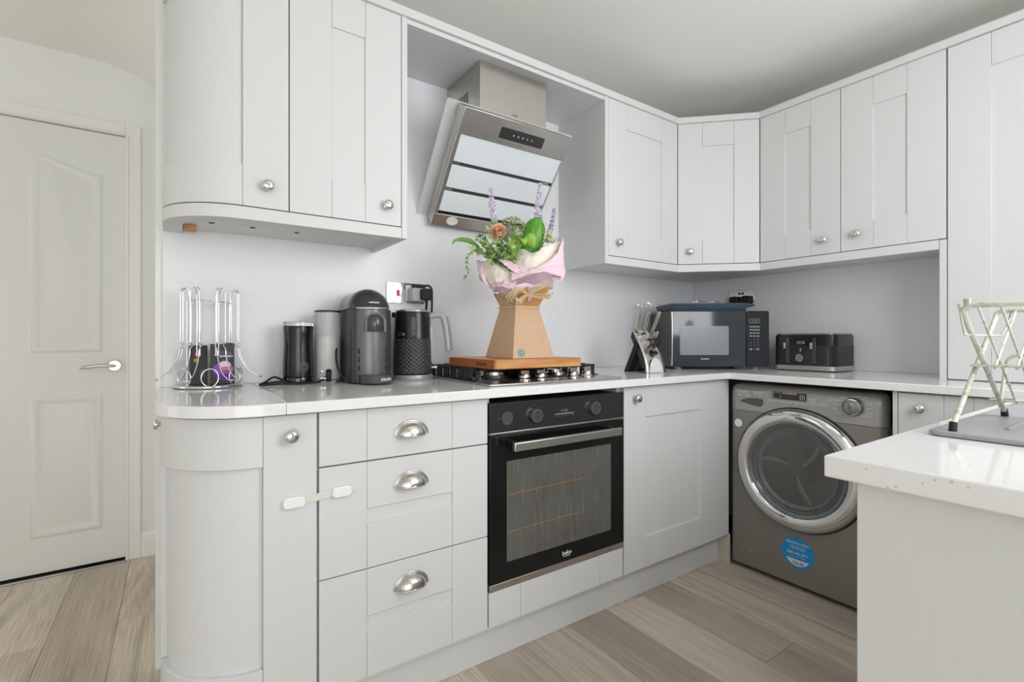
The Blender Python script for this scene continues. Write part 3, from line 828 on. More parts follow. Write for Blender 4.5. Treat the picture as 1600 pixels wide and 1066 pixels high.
dl = MB().lathe([(.034, .004), (.034, -.008), (.031, -.020), (.028, -.0225), (0, -.0235)], (.497, -.002, .7795), 'y', 36).build('programme_dial', mat('dial_grey_metal', srgb(150, 150, 150), 0.25, 0.8), wm, smooth=40)
MB().lathe([(.0285, -.0215), (.0305, -.0218), (.0300, -.0236), (.0280, -.0238)], (.497, -.002, .7795), 'y', 36).build('bezel', M['chrome'], dl, smooth=50)
names = ['MIXED', 'COTTON', 'WOOL', 'RINSE', 'SPIN', 'DRAIN', 'DELICATE', 'SPORT', 'BABY', 'RAPID 14', 'RAPID 30', 'ECO 20', 'DARKS', 'JEANS']
for i, s in enumerate(names):
    a = 100 - i * 360 / 14
    if i > 6: al = 'RIGHT'; 
    else: al = 'LEFT'
    x, z = .497 + .043 * math.cos(R(a)), .7795 + .039 * math.sin(R(a))
    text('print', s, 0.0077, M['print_white'], cpn, (x, -.002, z), align=al, bold=.0003)
# porthole: chrome ring, grey inner ring, glass bowl, drum
dr_ = MB().lathe([(.251, -.001), (.253, -.012), (.246, -.026), (.232, -.034), (.212, -.036), (.196, -.030), (.190, -.018)], (dc[0], 0, dc[1]), 'y', 64, 1, .99).build('porthole_door', M['chrome'], wm, smooth=50)
dr_['label'] = 'round chrome-rimmed porthole door'
MB().lathe([(.258, .002), (.258, -.003), (.250, -.006)], (dc[0], 0, dc[1]), 'y', 64, 1, .99).build('seal_line', M['black_plastic'], dr_, smooth=50)
MB().lathe([(.196, -.022), (.190, -.028), (.180, -.026), (.172, -.012), (.165, .000)], (dc[0], 0, dc[1]), 'y', 64).build('inner_ring', mat('grey_inner_ring', srgb(120, 124, 126), 0.15, 0.6), dr_, smooth=50)
MB().lathe([(.182, -.024), (.160, -.030), (.120, -.030), (.06, -.028), (0, -.027)], (dc[0], 0, dc[1]), 'y', 64).build('door_glass', mat('porthole_glass', (0.30, 0.32, 0.32, 1), 0.03, spec=0.8, alpha=0.25), dr_, smooth=60)
MB().lathe([(.172, -.020), (.166, -.006), (.150, .002), (.146, -.003), (.158, -.014)], (dc[0], 0, dc[1]), 'y', 48).build('gasket', mat('grey_gasket', srgb(104, 108, 110), 0.35), dr_, smooth=50)
m_drum = mat('drum_steel', (0.55, 0.54, 0.52, 1), 0.25, 1.0)
MB().lathe([(.150, -.0005), (.120, -.001), (0, -.0015)], (dc[0], 0, dc[1]), 'y', 48).build('drum_back', mat('drum_shade', srgb(84, 78, 74), 0.22, 0.7), dr_, smooth=50)
for k_ in range(3):
    a0 = 30 + 120 * k_
    MB().tube([(dc[0] + r_ * math.cos(R(a0 + r_ * 160)), -.006, dc[1] + r_ * math.sin(R(a0 + r_ * 160))) for r_ in (.03, .06, .09, .12, .145)], [.005, .009, .011, .010, .006], 8, flat=.4).build('drum_paddle', mat('drum_paddle_grey', srgb(112, 106, 102), 0.3, 0.6), dr_, smooth=60)
for k_ in range(12):
    a0 = 250 + 6 * k_; r_ = .118 + .010 * (k_ % 2)
    MB().lathe([(.0034, 0), (0, -.0006)], (dc[0] + r_ * math.cos(R(a0)), -.003, dc[1] + r_ * math.sin(R(a0))), 'y', 10).build('drum_hole', M['black_matt'], dr_)
box('door_grip', mat('grip_dark', srgb(70, 68, 66), 0.4), dr_, .500, .526, -.036, -.010, .535, .585, .004)
# round blue sticker
stc = MB().lathe([(.064, 0), (.064, -.0006), (0, -.0006)], (.294, -.0004, .154), 'y', 40).build('blue_sticker', mat('sticker_blue', srgb(28, 152, 226), 0.4), wm)
stc['label'] = 'round blue registration sticker'
text('print', 'REGISTER NOW', .0125, M['print_white'], stc, (.294, -.0014, .193), bold=.0002)
text('print', '10', .021, M['print_white'], stc, (.271, -.0014, .174)); text('print', 'YEAR PARTS\nGUARANTEE', .0075, M['print_white'], stc, (.304, -.0014, .174))
text('print', '0800 479 0771', .0140, M['print_white'], stc, (.294, -.0014, .151), bold=.0002)
text('print', 'register within 28 days', .006, M['print_white'], stc, (.294, -.0014, .139))
sw = [(.294 + .052 * math.cos(R(a)), .154 + .054 * math.sin(R(a))) for a in range(210, 331, 8)]
MB().prism(sw, 'y', -.0014, -.0010).build('white_band', M['print_white'], stc)
text('maker_mark', 'Candy', .017, mat('sticker_ink', srgb(26, 110, 180), 0.5), stc, (.296, -.0022, .1135), bold=.0003)
MB().lathe([(.018, 0), (.018, -.0008), (0, -.0008)], (.037, -.0002, .655), 'y', 28, 1, 1).build('white_sticker', M['white'], wm)
# filter flap and its pull
flap = [(.045, .034), (.165, .034), (.160, .09), (.150, .108), (.135, .114), (.06, .114), (.048, .108)]
fl = MB().prism(flap, 'y', -.0014, .0).build('filter_flap', m_gr, wm, .001)
MB().prism([(.068, .0985), (.085, .102), (.105, .100), (.112, .0955), (.095, .0935), (.08, .095)], 'y', -.0024, -.0015).build('flap_pull', M['nickel'], fl)
for x in (.05, WWD - .05): MB().lathe([(0, 0), (.018, 0), (.018, .008), (.012, .022), (0, .022)], (x, .07, 0.0005), 'z', 16).build('foot', M['rubber'], wm)

# ------------------------------------------------------------------ gas hob
HB = thing('gas_hob', 'black and steel gas hob with cast-iron grates over the oven', 'hob', (.815, 1.31, ZT))
MB().prism(rrect(0, .60, 0, .51, .008), 'z', .0003, .007).build('steel_tray', M['steel'], HB, .0025, seg=3)
MB().prism(rrect(.02, .595, .125, .505, .006), 'z', .007, .011).build('enamel_plate', mat('black_enamel', srgb(34, 34, 35), 0.2), HB, .001)
bp = [(.15, .215, .04), (.15, .40, .036), (.44, .215, .03), (.44, .40, .046)]
for x, y, r_ in bp:
    b_ = MB().lathe([(r_ + .012, .011), (r_ + .010, .018), (r_, .020), (r_, .031), (r_ - .004, .034)], (x, y, 0), 'z', 28).build('burner', M['nickel'], HB, smooth=40)
    MB().lathe([(0, .041), (r_ - .012, .041), (r_ - .006, .038), (r_ - .006, .033)], (x, y, 0), 'z', 28).build('burner_cap', M['iron'], b_, smooth=40)
for gx0, gx1 in ((.032, .305), (.312, .585)):
    g = MB(); zt_ = .050; gy0, gy1 = .138, .495
    for x in (gx0, gx1 - .010): g.box(x, x + .010, gy0, gy1, .040, zt_)
    for y in (gy0, gy1 - .010): g.box(gx0, gx1, y, y + .010, .040, zt_)
    cxg = (gx0 + gx1) / 2
    gr_ = g.build('grate', M['iron'], HB, .0015)
    for y in (.20, .26, .318, .375, .435):
        for xa_, xb_, xc_ in ((gx0, gx0 + .055, gx0 - .001), (gx1 - .055, gx1, gx1 - .011)):
            box('grate_finger', M['iron'], gr_, xa_, xb_, y - .005, y + .005, .040, zt_ + .002, .0012)
            box('grate_tab', M['iron'], gr_, xc_, xc_ + .012, y - .016, y + .016, .011, .045, .0012)
    for x in (gx0 + .06, cxg, gx1 - .06):
        for ya_ in (gy0, gy1 - .07): box('grate_finger', M['iron'], gr_, x - .005, x + .005, ya_, ya_ + .07, .040, zt_ + .002, .0012)
    for x in (gx0, gx1 - .012):
        for y in (gy0, gy1 - .012): MB().box(x, x + .012, y, y + .012, .0110, .045).build('grate_foot', M['iron'], gr_, .001)
for x in (.190, .262, .414, .486):
    kb = MB().lathe([(.0225, .0072), (.0225, .012), (.019, .016), (.019, .028), (.0175, .030), (0, .030)], (x, .078, 0), 'z', 28).build('hob_knob', M['nickel'], HB, smooth=40)
    MB().box(x - .0165, x + .0165, .071, .085, .028, .043).build('grip_bar', mat('copper_tinted_grip', (0.50, 0.36, 0.30, 1), 0.3, 1.0), kb, .002)

# ------------------------------------------------------------------ angled cooker hood
HCX = 1.116
hood = thing('cooker_hood', 'angled steel and glass cooker hood under a steel chimney', 'cooker hood', (HCX, 1.846, 1.5026))
hL = math.hypot(.291, .3764); tilt = math.atan2(.291, .3764)    # leans out towards the room at its top
hp = bpy.data.objects.new('hood_body', None)
def hood_part(mb, name, m_, parent, **k):
    """local x right, y out of the slanted face (towards the room), z up along it"""
    n, up = (-math.cos(tilt), -math.sin(tilt)), (-math.sin(tilt), math.cos(tilt))
    mb.v = [(x, y * n[0] + z * up[0], y * n[1] + z * up[1]) for x, y, z in mb.v]
    return mb.build(name, m_, parent, **k)
BWd = .254
hbdy = hood_part(MB().box(-BWd, BWd, -.055, -.020, .012, hL - .004), 'hood_body', M['steel'], hood, bevel=.0015)
hood_part(MB().box(-BWd + .004, BWd - .004, -.0205, -.016, .004, hL - .006), 'filter_tray', M['black_matt'], hbdy)
hood_part(MB().box(-.30, .30, -.066, -.060, .006, hL), 'glass_plate', mat('hood_glass', (0.80, 0.83, 0.82, 1), 0.02, alpha=0.45), hood, bevel=.001)
# frame around the filters
hood_part(MB().box(-BWd, -BWd + .014, -.016, 0, .055, .385), 'side_frame', M['steel'], hbdy, bevel=.001)
hood_part(MB().box(BWd - .006, BWd, -.016, 0, .055, .385), 'side_frame', M['steel'], hbdy, bevel=.001)
hood_part(MB().box(-BWd, BWd, -.020, .004, .380, hL), 'control_band', M['steel'], hbdy, bevel=.002)
cp = MB().prism(rrect(-.085, .125, .402, .445, .005), 'y', .004, .0052)
cpo = hood_part(cp, 'touch_panel', mat('touch_panel_black', srgb(52, 52, 53), 0.2), hbdy, bevel=.0004)
for i in range(5):
    hood_part(MB().box(-.024 + i * .022, -.019 + i * .022, .0053, .0056, .421, .426), 'touch_symbol', M['print_white'], cpo)
m_wg = mat('white_back_painted_glass', srgb(222, 228, 232), 0.06, spec=0.5, coat=0.3)
for (z0, z1) in ((.274, .378), (.169, .260), (.068, .154)):
    hood_part(MB().box(-BWd + .016, BWd - .002, -.010, -.002, z0, z1), 'filter_panel', m_wg, hbdy, bevel=.0015)
for z in (.161, .267):
    hood_part(MB().box(-BWd + .016, BWd - .008, -.014, -.009, z - .0075, z + .0075), 'filter_gap', M['carcass_dark'], hbdy)
    for xc_ in (-BWd + .018, BWd - .05): hood_part(MB().box(xc_, xc_ + .032, -.012, -.006, z - .004, z + .004), 'filter_clip', M['nickel'], hbdy)
hood_part(MB().box(-BWd, BWd, -.020, -.003, .004, .054), 'lamp_strip', M['steel'], hbdy, bevel=.0015)
for x in (-.165, .165):
    lp = MB().lathe([(0, 0), (.026, 0), (.026, .0012), (.021, .0016), (.020, .0008), (0, .0006)], (x, -.003, .030), 'y', 28, 1, .72)
    hood_part(lp, 'hood_lamp', mat('lamp_cover', srgb(226, 224, 218), 0.3), hbdy, smooth=40)
# chimney with a sloping lower end that meets the glass
m_ch = M['steel_v']
yw = YB - 1.846 - .0005
yf = 1.609 - 1.846
zb_at = lambda y: (-y) / math.tan(tilt) + .085
chp = [(yw, 2.1015 - 1.5026), (yf, 2.1015 - 1.5026), (yf, zb_at(yf)), (yw, zb_at(yw))]
ch = MB().prism(chp, 'x', -.1605, .1605).build('chimney', m_ch, hood, .001)

text('maker_mark', 'o CDA', .011, M['print_dark'], ch, (.0, yf - .0008, .427))
for i in range(9):
    box('vent_slot', M['black_matt'], ch, -.1611, -.1600, .012 - .155 + i * .0135, .018 - .155 + i * .0135, .46, .515)
MB().lathe([(0, 0), (.004, 0), (.003, -.002), (0, -.002)], (-.1605, yw - .02, .47), 'x', 10).build('screw', M['print_dark'], ch)
box('motor_box', M['carcass_dark'], hood, -.12, .12, -.06, yw, .13, .33)
# ------------------------------------------------------------------ capsule carousel and coffee boxes
car = thing('capsule_holder', 'chrome wire coffee-capsule holder at the left end of the worktop', 'capsule holder', (.0875, 1.843, ZT))
half = [(.094 * math.cos(R(a)), -.112 * math.sin(R(a))) for a in range(0, 181, 9)]
bs = MB().prism(half, 'z', .006, .009).build('base_plate', M['nickel'], car, smooth=30)
MB().tube([(p[0], p[1], .005) for p in half], .0048, 10, closed=True).build('base_rim', M['chrome'], bs, smooth=60)
arms = [(-.072, -.028, 195), (-.040, -.092, 245), (.028, -.094, 292), (.080, -.028, 345)]
for ax, ay, an in arms:
    o_ = (math.cos(R(an)), math.sin(R(an))); s_ = (-o_[1], o_[0])
    def P(r_, z, w_): return (ax + o_[0] * r_ + s_[0] * w_, ay + o_[1] * r_ + s_[1] * w_, z)
    side = [(.054, .036), (.036, .046), (.016, .072), (.004, .100), (.000, .122), (-.013, .131), (.000, .140), (.000, .160), (.000, .288)]
    hw_ = .0125
    w1_ = [P(r_, z, hw_) for r_, z in side]; w2_ = [P(r_, z, -hw_) for r_, z in side]
    loop_ = [P(.064, .030, hw_ * .8), P(.068, .028, 0), P(.064, .030, -hw_ * .8)]
    topA = [P(-.002, .300, hw_ * .9), P(-.006, .308, hw_ * .4), P(-.022, .286, hw_ * .35), P(-.024, .150, hw_ * .35), P(-.024, .10, hw_ * .35)]
    topB = [P(-.002, .300, -hw_ * .9), P(-.006, .308, -hw_ * .4), P(-.022, .286, -hw_ * .35), P(-.024, .150, -hw_ * .35), P(-.024, .10, -hw_ * .35)]
    path = topA[::-1] + w1_[::-1] + loop_ + w2_ + topB
    MB().tube(smooth_path(path, 4), .0018, 8).build('wire_arm', M['chrome'], car, smooth=60)
for x, y, an in ((-.066, -.072, 225), (-.002, -.106, 272), (.066, -.074, 315), (.086, -.030, 345)):
    t_ = (-math.sin(R(an)), math.cos(R(an)))
    lp = [(x + t_[0] * .0225 * math.cos(R(a)), y + t_[1] * .0225 * math.cos(R(a)), .034 + .027 * math.sin(R(a))) for a in range(0, 360, 15)]
    MB().tube(lp, .0019, 7, closed=True).build('base_loop', M['chrome'], car, smooth=60)
MB().tube([(-.058, -.020, .270), (-.032, -.070, .270), (.022, -.072, .268), (.062, -.020, .266)], .0016, 7).tube([(-.058, -.012, .262), (.062, -.012, .260)], .0016, 7).build('cross_wire', M['chrome'], car, smooth=60)
for x in (-.058, .062): MB().tube([(x, -.014, .009), (x, -.014, .272)], .0018, 7).build('upright', M['chrome'], car, smooth=60)

m_cbox = mat('black_carton', srgb(38, 36, 38), 0.4)
m_purple = mat('purple_print', srgb(150, 74, 196), 0.4); m_lilac = mat('lilac_print', srgb(226, 206, 236), 0.4)
m_orange = mat('coffee_print', srgb(204, 138, 62), 0.4); m_red = mat('red_print', srgb(206, 72, 70), 0.5)
cb = thing('coffee_box', 'black coffee carton with purple swirl inside the capsule holder', 'box', (.0905, 1.800, ZT + .0095), R(-2), 'coffee cartons')
fb_ = MB().prism([(-.001, 0), (.066, 0), (.064, .128), (.050, .130), (.028, .125), (-.001, .126)], 'y', 0, .028).build('carton', m_cbox, cb, .0008)
def ell(cx_, cz_, a_, b_, y_, m_, nm='swirl_print', n=24):
    return MB().prism([(cx_ + a_ * math.cos(2 * math.pi * t / n), cz_ + b_ * math.sin(2 * math.pi * t / n)) for t in range(n)], 'y', y_, y_ - .0003).build(nm, m_, fb_)
ell(.034, .046, .028, .022, -.0003, m_purple); ell(.038, .060, .016, .012, -.0007, m_lilac); ell(.042, .049, .014, .006, -.0011, m_orange); ell(.036, .022, .024, .009, -.0003, mat('deep_purple_print', srgb(104, 52, 160), 0.4))
text('print', 'Viola', .0155, mat('violet_ink', srgb(150, 120, 190), 0.5), fb_, (.040, -.0006, .098)); text('print', 'ESPRESSO', .0085, M['print_white'], fb_, (.042, -.0006, .087), bold=.0003)
text('print', 'intensity 10', .005, M['print_grey'], fb_, (.040, -.0006, .076)); box('print', m_red, fb_, .008, .018, -.0006, -.0002, .088, .093)
cb2 = thing('coffee_box', 'black coffee carton with red flower print, left one in the capsule holder', 'box', (.0375, 1.812, ZT + .0095), R(8), 'coffee cartons')
fb_ = box('carton', m_cbox, cb2, 0, .046, 0, .026, 0, .122, .0008)
for i in range(7): ell(.012 + .010 * random.random(), .072 + .024 * random.random(), .005, .005, -.0003 - .0001 * i, random.choice([m_red, m_orange, mat('leaf_print', srgb(110, 120, 60), 0.5)]), 'flower_print', 10)
ell(.032, .036, .008, .013, -.0003, mat('dim_purple_print', srgb(92, 70, 110), 0.5))

# ------------------------------------------------------------------ milk frother with its cord and plug
fx, fy = .345, 1.792
fro = thing('milk_frother', 'black cylindrical milk frother with clear lid and coiled cord', 'milk frother', (fx, fy, ZT))
m_fro = mat('scuffed_black_gloss', srgb(24, 24, 25), 0.16, spec=0.55)
N_, L_, B_ = nodes(m_fro)
nz_ = noise(m_fro, 1, (60, 60, 9), 4, 0.6)
L_.new(ramp(m_fro, nz_.outputs['Fac'], [(0.4, (.10, .10, .10, 1)), (0.75, (.42, .42, .42, 1))]).outputs['Color'], B_.inputs['Roughness'])
bd = MB().lathe([(0, .024), (.0475, .024), (.0485, .035), (.0480, .07), (.0462, .11), (.0452, .14), (.0462, .17), (.0480, .192), (.0470, .195), (0, .195)], (0, 0, 0), 'z', 40).build('jug', m_fro, fro, smooth=40)
MB().lathe([(0, .0), (.0490, .0), (.0500, .004), (.0500, .016), (.0488, .022), (.044, .0238), (0, .0238)], (0, 0, 0), 'z', 40).build('base', M['black_gloss'], fro, smooth=40)
MB().lathe([(.0482, .1955), (.0486, .205), (.0480, .2085), (0, .2092), (0, .2062), (.0462, .2055), (.0462, .1955)], (0, 0, 0), 'z', 40).build('clear_lid', M['glass'], fro, smooth=40)
bt = (math.cos(R(-82)), math.sin(R(-82)))
for r_ in (.0085, .0145):
    pts = []
    for k_ in range(24):
        t = 2 * math.pi * k_ / 24; u_, z_ = r_ * math.cos(t), .058 + r_ * math.sin(t)
        an = R(-80) + u_ / .0485
        pts.append((.0487 * math.cos(an), .0487 * math.sin(an), z_))
    MB().tube(pts, .0007, 6, closed=True).build('button_ring', M['print_grey'], fro, smooth=60)
cordp = [(-.046, .015, .012), (-.075, .005, .024), (-.105, -.03, .012), (-.125, -.052, .0048), (-.10, -.060, .0045), (-.06, -.04, .0045), (-.03, -.052, .0045), (.02, -.058, .0045), (.055, -.048, .006), (.083, -.030, .020)]
MB().tube(smooth_path(cordp, 6), .0034, 8).tube(smooth_path([(-.122, -.045, .0045), (-.09, -.02, .008), (-.05, -.035, .012)], 6), .0034, 8).build('power_cord', M['rubber'], fro, smooth=60)
pg = MB().prism([(-.021, .004), (.021, .004), (.024, .018), (.022, .040), (.012, .047), (-.012, .047), (-.022, .040), (-.024, .018)], 'x', 0, .017).build('plug', M['rubber'], fro, .004, seg=3, smooth=40, loc=(.085, -.028, 0), rot=(0, 0, R(-18)))
for y_, z_ in ((0, .040), (-.011, .016), (.011, .016)):
    box('pin', M['chrome'], pg, -.017, 0, y_ - .003, y_ + .003, z_ - .002, z_ + .002, .0006)

# ------------------------------------------------------------------ capsule coffee machine with its water tank
cm = thing('coffee_machine', 'black dome-topped capsule coffee machine between frother and kettle', 'coffee machine', (.556, 1.715, ZT), R(-4))
m_cm = mat('dark_grey_gloss', srgb(52, 52, 54), 0.18, spec=0.5, coat=0.2)
m_cms = mat('charcoal_side', srgb(58, 58, 60), 0.3)
m_cf = mat('grey_satin_front', srgb(104, 106, 109), 0.28, 0.3)
def dome_prof(w, y0, y1, n=10):
    return [(-w, y1)] + [(-w, y0 + .03)] + arc(-w + .03, y0 + .03, .03, 180, 270, 5)[1:] + arc(w - .03, y0 + .03, .03, 270, 360, 5) + [(w, y1)]
MB().prism(dome_prof(.0700, -.075, .120), 'z', 0.002, .252).build('body', m_cms, cm, .003, seg=3, smooth=40)
# domed lid
def dome(u, v):
    t = math.pi * u                       # left to right over the top
    y = -.082 + .202 * v
    k_ = math.sqrt(max(0.0, 1 - (1 - min(1.0, v / .34)) ** 2))
    return (-.0715 * math.cos(t) * (.35 + .65 * k_), y, .254 + .072 * math.sin(t) * k_)
MB().grid(dome, 24, 14).build('lid', m_cm, cm, smooth=60)
MB().prism([(-.0715, .254), (.0715, .254)] + [(.0715 * math.cos(R(a)), .254 + .072 * math.sin(R(a))) for a in range(9, 180, 9)], 'y', .1190, .1205).build('lid_back', m_cm, cm)
MB().tube([(-.052, -.068, .2555), (-.030, -.083, .2555), (0, -.086, .2555), (.030, -.083, .2555), (.052, -.068, .2555)], .0042, 8).build('lid_lever', M['nickel'], cm, smooth=60)
text('maker_mark', 'NESPRESSO', .0072, M['print_white'], cm, (.004, -.0812, .2750), rot=(R(70), 0, 0), bold=.0003)
fp = MB().strip([(-.044, -.0755), (-.034, -.0835), (-.018, -.090), (0, -.092), (.018, -.090), (.034, -.0835), (.044, -.0755)], [(-.044, -.070), (-.034, -.070), (-.018, -.070), (0, -.070), (.018, -.070), (.034, -.070), (.044, -.070)], .030, .252).build('front_cover', m_cf, cm, .0015, smooth=40)
sp = MB().lathe([(0, .236), (.014, .2345), (.024, .229), (.029, .219), (.030, .207), (.030, .180), (.028, .1775), (0, .1775)], (.006, -.084, 0), 'z', 28, 1, .85).build('coffee_spout', mat('spout_dark', srgb(74, 75, 76), 0.18, 0.3), cm, smooth=40)
MB().prism([(.006 + .037 * math.cos(R(a)), .205 + .037 * math.sin(R(a))) for a in range(0, 181, 10)] + [(-.031, .176), (.043, .176)], 'y', -.0930, -.0790).build('spout_hood', mat('spout_hood_grey', srgb(84, 85, 87), 0.25), cm, .001)
for sx_ in (-.0455, .0455):
    for z_ in (.045, .073, .101): box('grille_slot', M['black_matt'], fp, sx_ - .0022, sx_ + .0022, -.0785, -.074, z_, z_ + .018)
tr = MB().prism([(.006 + .054 * math.cos(R(a)), -.104 + .042 * math.sin(R(a))) for a in range(180, 361, 10)] + [(.060, -.076), (-.048, -.076)], 'z', .004, .032)
dt = tr.build('drip_tray', mat('drip_tray_charcoal', srgb(70, 71, 73), 0.4), cm, .002, smooth=40)
text('maker_mark', 'KRUPS', .0125, M['print_white'], dt, (.026, -.1455, .0175), rot=(R(90), 0, R(14)), bold=.0004)
# water tank standing beside the machine
wtk = MB().lathe([(0, .006), (.041, .006), (.043, .012), (.043, .245), (.0420, .245), (.0415, .012), (0, .010)], (-.118, .075, 0), 'z', 36).build('water_tank', mat('tank_clear_plastic', (0.82, 0.84, 0.84, 1), 0.05, spec=0.6, alpha=0.30), cm, smooth=40)
MB().lathe([(0, .0125), (.0405, .0125), (.0405, .160), (0, .160)], (-.118, .075, 0), 'z', 36).build('water', mat('water_in_tank', srgb(228, 231, 220), 0.15, alpha=0.70), wtk, smooth=40)
MB().lathe([(0, .252), (.043, .251), (.0445, .248), (.0445, .2455), (0, .2455)], (-.118, .075, 0), 'z', 36).build('tank_lid', M['black_plastic'], wtk, smooth=40)
MB().lathe([(0, .0), (.030, .0), (.030, .0058), (0, .0058)], (-.118, .075, 0), 'z', 24).build('tank_valve', M['white'], wtk, smooth=40)
box('tank_bracket', M['rubber'], cm, -.105, -.06, .06, .115, .0, .012, .002)
MB().tube([(-.05, .118, .11), (-.085, .10, .128), (-.105, .04, .118), (-.112, -.01, .075), (-.098, -.035, .028), (-.072, -.045, .008)], .0035, 8).build('power_cord', M['rubber'], cm, smooth=60) if False else \
MB().tube(smooth_path([(-.062, .10, .115), (-.085, .07, .122), (-.100, .02, .108), (-.106, -.02, .070), (-.096, -.04, .030), (-.070, -.05, .007)], 6), .0033, 8).build('power_cord', M['rubber'], cm, smooth=60)

# ------------------------------------------------------------------ kettle
ke = thing('kettle', 'black textured jug kettle with grey handle beside the hob', 'kettle', (.737, 1.738, ZT), R(-32))
def knurled(name):
    m = mat(name, srgb(84, 84, 86), 0.3, 0.6)
    N, L, B = nodes(m)
    tc = N.new('ShaderNodeTexCoord'); sp_ = N.new('ShaderNodeSeparateXYZ'); L.new(tc.outputs['Object'], sp_.inputs[0])
    at = N.new('ShaderNodeMath'); at.operation = 'ARCTAN2'; L.new(sp_.outputs[1], at.inputs[0]); L.new(sp_.outputs[0], at.inputs[1])
    outs = []
    for s_ in (1, -1):
        a1 = N.new('ShaderNodeMath'); a1.operation = 'MULTIPLY'; a1.inputs[1].default_value = 22.0; L.new(at.outputs[0], a1.inputs[0])
        a2 = N.new('ShaderNodeMath'); a2.operation = 'MULTIPLY_ADD'; a2.inputs[1].default_value = 420.0 * s_; L.new(sp_.outputs[2], a2.inputs[0]); L.new(a1.outputs[0], a2.inputs[2])
        a3 = N.new('ShaderNodeMath'); a3.operation = 'SINE'; L.new(a2.outputs[0], a3.inputs[0]); outs.append(a3)
    mx = N.new('ShaderNodeMath'); mx.operation = 'MAXIMUM'; L.new(outs[0].outputs[0], mx.inputs[0]); L.new(outs[1].outputs[0], mx.inputs[1])
    bump(m, mx.outputs[0], 0.9, 0.002)
    return m
m_kn = knurled('embossed_black')
m_kb = mat('kettle_black', srgb(30, 30, 31), 0.22)
kb_ = MB().lathe([(0, .024), (.073, .024), (.0735, .030), (.0720, .09), (.0700, .152)], (0, 0, 0), 'z', 48).build('textured_body', m_kn, ke, smooth=50)
MB().lathe([(.0700, .152), (.0690, .155), (.0684, .175)] + sum([[(.0684 - i * .0002, .180 + i * .007), (.0674 - i * .0002, .1835 + i * .007)] for i in range(8)], []) + [(.0660, .245), (.064, .252), (0, .254)], (0, 0, 0), 'z', 48).build('ribbed_collar', m_kb, ke, smooth=60)
MB().lathe([(.0650, .2525), (.0635, .2585), (.058, .2605), (0, .2610)], (0, 0, 0), 'z', 40).build('lid', M['nickel'], ke, smooth=50)
MB().lathe([(0, 0), (.074, 0), (.0755, .003), (.0755, .012), (.073, .019), (0, .0235)], (0, 0, 0), 'z', 44).build('power_base', mat('silver_grey_base', srgb(158, 162, 166), 0.35, 0.3), ke, smooth=40)
MB().prism([(-.034, -.040), (.034, -.040), (.009, -.075), (0, -.079), (-.009, -.075)], 'z', .232, .2515).build('spout', m_kb, ke, .003, smooth=40, rot=(0, 0, R(-88)))
m_hg = mat('handle_grey', srgb(168, 172, 172), 0.4); m_hi = mat('handle_teal_grey', srgb(132, 148, 150), 0.45)
hpth = smooth_path([(.050, 0, .236), (.075, 0, .240), (.100, 0, .243), (.116, 0, .232), (.124, 0, .200), (.130, 0, .160), (.134, 0, .118), (.134, 0, .100)], 5)
MB().tube(hpth, [.012] * 8 + [.0125] * 14 + [.0115] * (len(hpth) - 22 - 4) + [.0105, .009, .007, .004], 12, flat=.85).build('handle', m_hg, ke, smooth=60)
MB().tube([(p[0] + .0105, p[1] - .0, p[2]) for p in hpth[14:-3]], [.0062] * (len(hpth) - 17), 8, flat=1.4).build('handle_grip', m_hi, ke, smooth=60)
MB().prism(rrect(.060, .1995, -.010, .010, .008), 'x', .0660, .0752).build('water_gauge', mat('gauge_clear', srgb(176, 186, 194), 0.1), ke, .002, smooth=40) if False else \
MB().prism([(p[1], p[0]) for p in rrect(.062, .200, -.010, .010, .008)], 'x', .0640, .0758).build('water_gauge', mat('gauge_clear', srgb(176, 186, 194), 0.1), ke, .002, smooth=40)
box('rocker_switch', M['nickel'], ke, .070, .094, -.009, .009, .040, .050, .003)
pl_ = box('name_plate', M['nickel'], ke, -.014, .014, -.002, .0, -.0055, .0055, .001, loc=(.0700 * math.cos(R(-118)), .0700 * math.sin(R(-118)), .168), rot=(0, 0, R(-28)))
text('maker_mark', 'Breville', .0062, M['print_dark'], pl_, (0, -.0026, 0), bold=.0002)

# ------------------------------------------------------------------ cooker switch plate with plugs
so = thing('cooker_switch', 'chrome cooker switch plate with red rocker above the kettle', 'wall switch', (.688, YB, 1.180))
sp_ = box('face_plate', M['chrome'], so, 0, .160, -.0065, -.0005, 0, .082, .0015)
rs = box('red_rocker', mat('red_rocker', srgb(214, 44, 62), 0.3), sp_, .040, .0535, -.0105, -.006, .027, .053, .0015)
MB().lathe([(0, 0), (.004, 0), (.003, -.0012), (0, -.0014)], (.015, -.0066, .041), 'y', 14).build('screw', M['nickel'], sp_, smooth=40)
box('socket_block', M['white'], so, .078, .155, -.0085, -.0066, .008, .074, .001)
ad = thing('plug_adaptor', 'grey plug adaptor with two black plugs on the cooker switch', 'plug', (.688, YB - .0086, 1.180))
box('adaptor_body', mat('adaptor_grey', srgb(176, 176, 174), 0.4), ad, .085, .150, -.052, -.0003, .006, .060, .005, seg=3)
pgk = MB().prism(rrect(-.024, .024, -.023, .023, .010), 'y', -.020, 0).build('plug', M['rubber'], ad, .004, seg=3, smooth=40, loc=(.140, -.0525, .034))
MB().tube([(.140, -.064, .013), (.140, -.064, -.002), (.141, -.060, -.018), (.143, -.05, -.030)], [.006, .0055, .0045, .0042], 10).build('cable', M['rubber'], ad, smooth=60)
MB().prism(rrect(-.028, .028, -.011, .011, .008), 'z', 0, .014).build('plug', M['rubber'], ad, .004, seg=3, smooth=40, loc=(.120, -.030, .0605))
MB().tube(smooth_path([(.140, -.034, .070), (.158, -.042, .072), (.170, -.046, .058), (.172, -.046, .02), (.171, -.045, -.03), (.170, -.04, -.045)], 5), .0042, 8).build('cable', M['rubber'], ad, smooth=60)

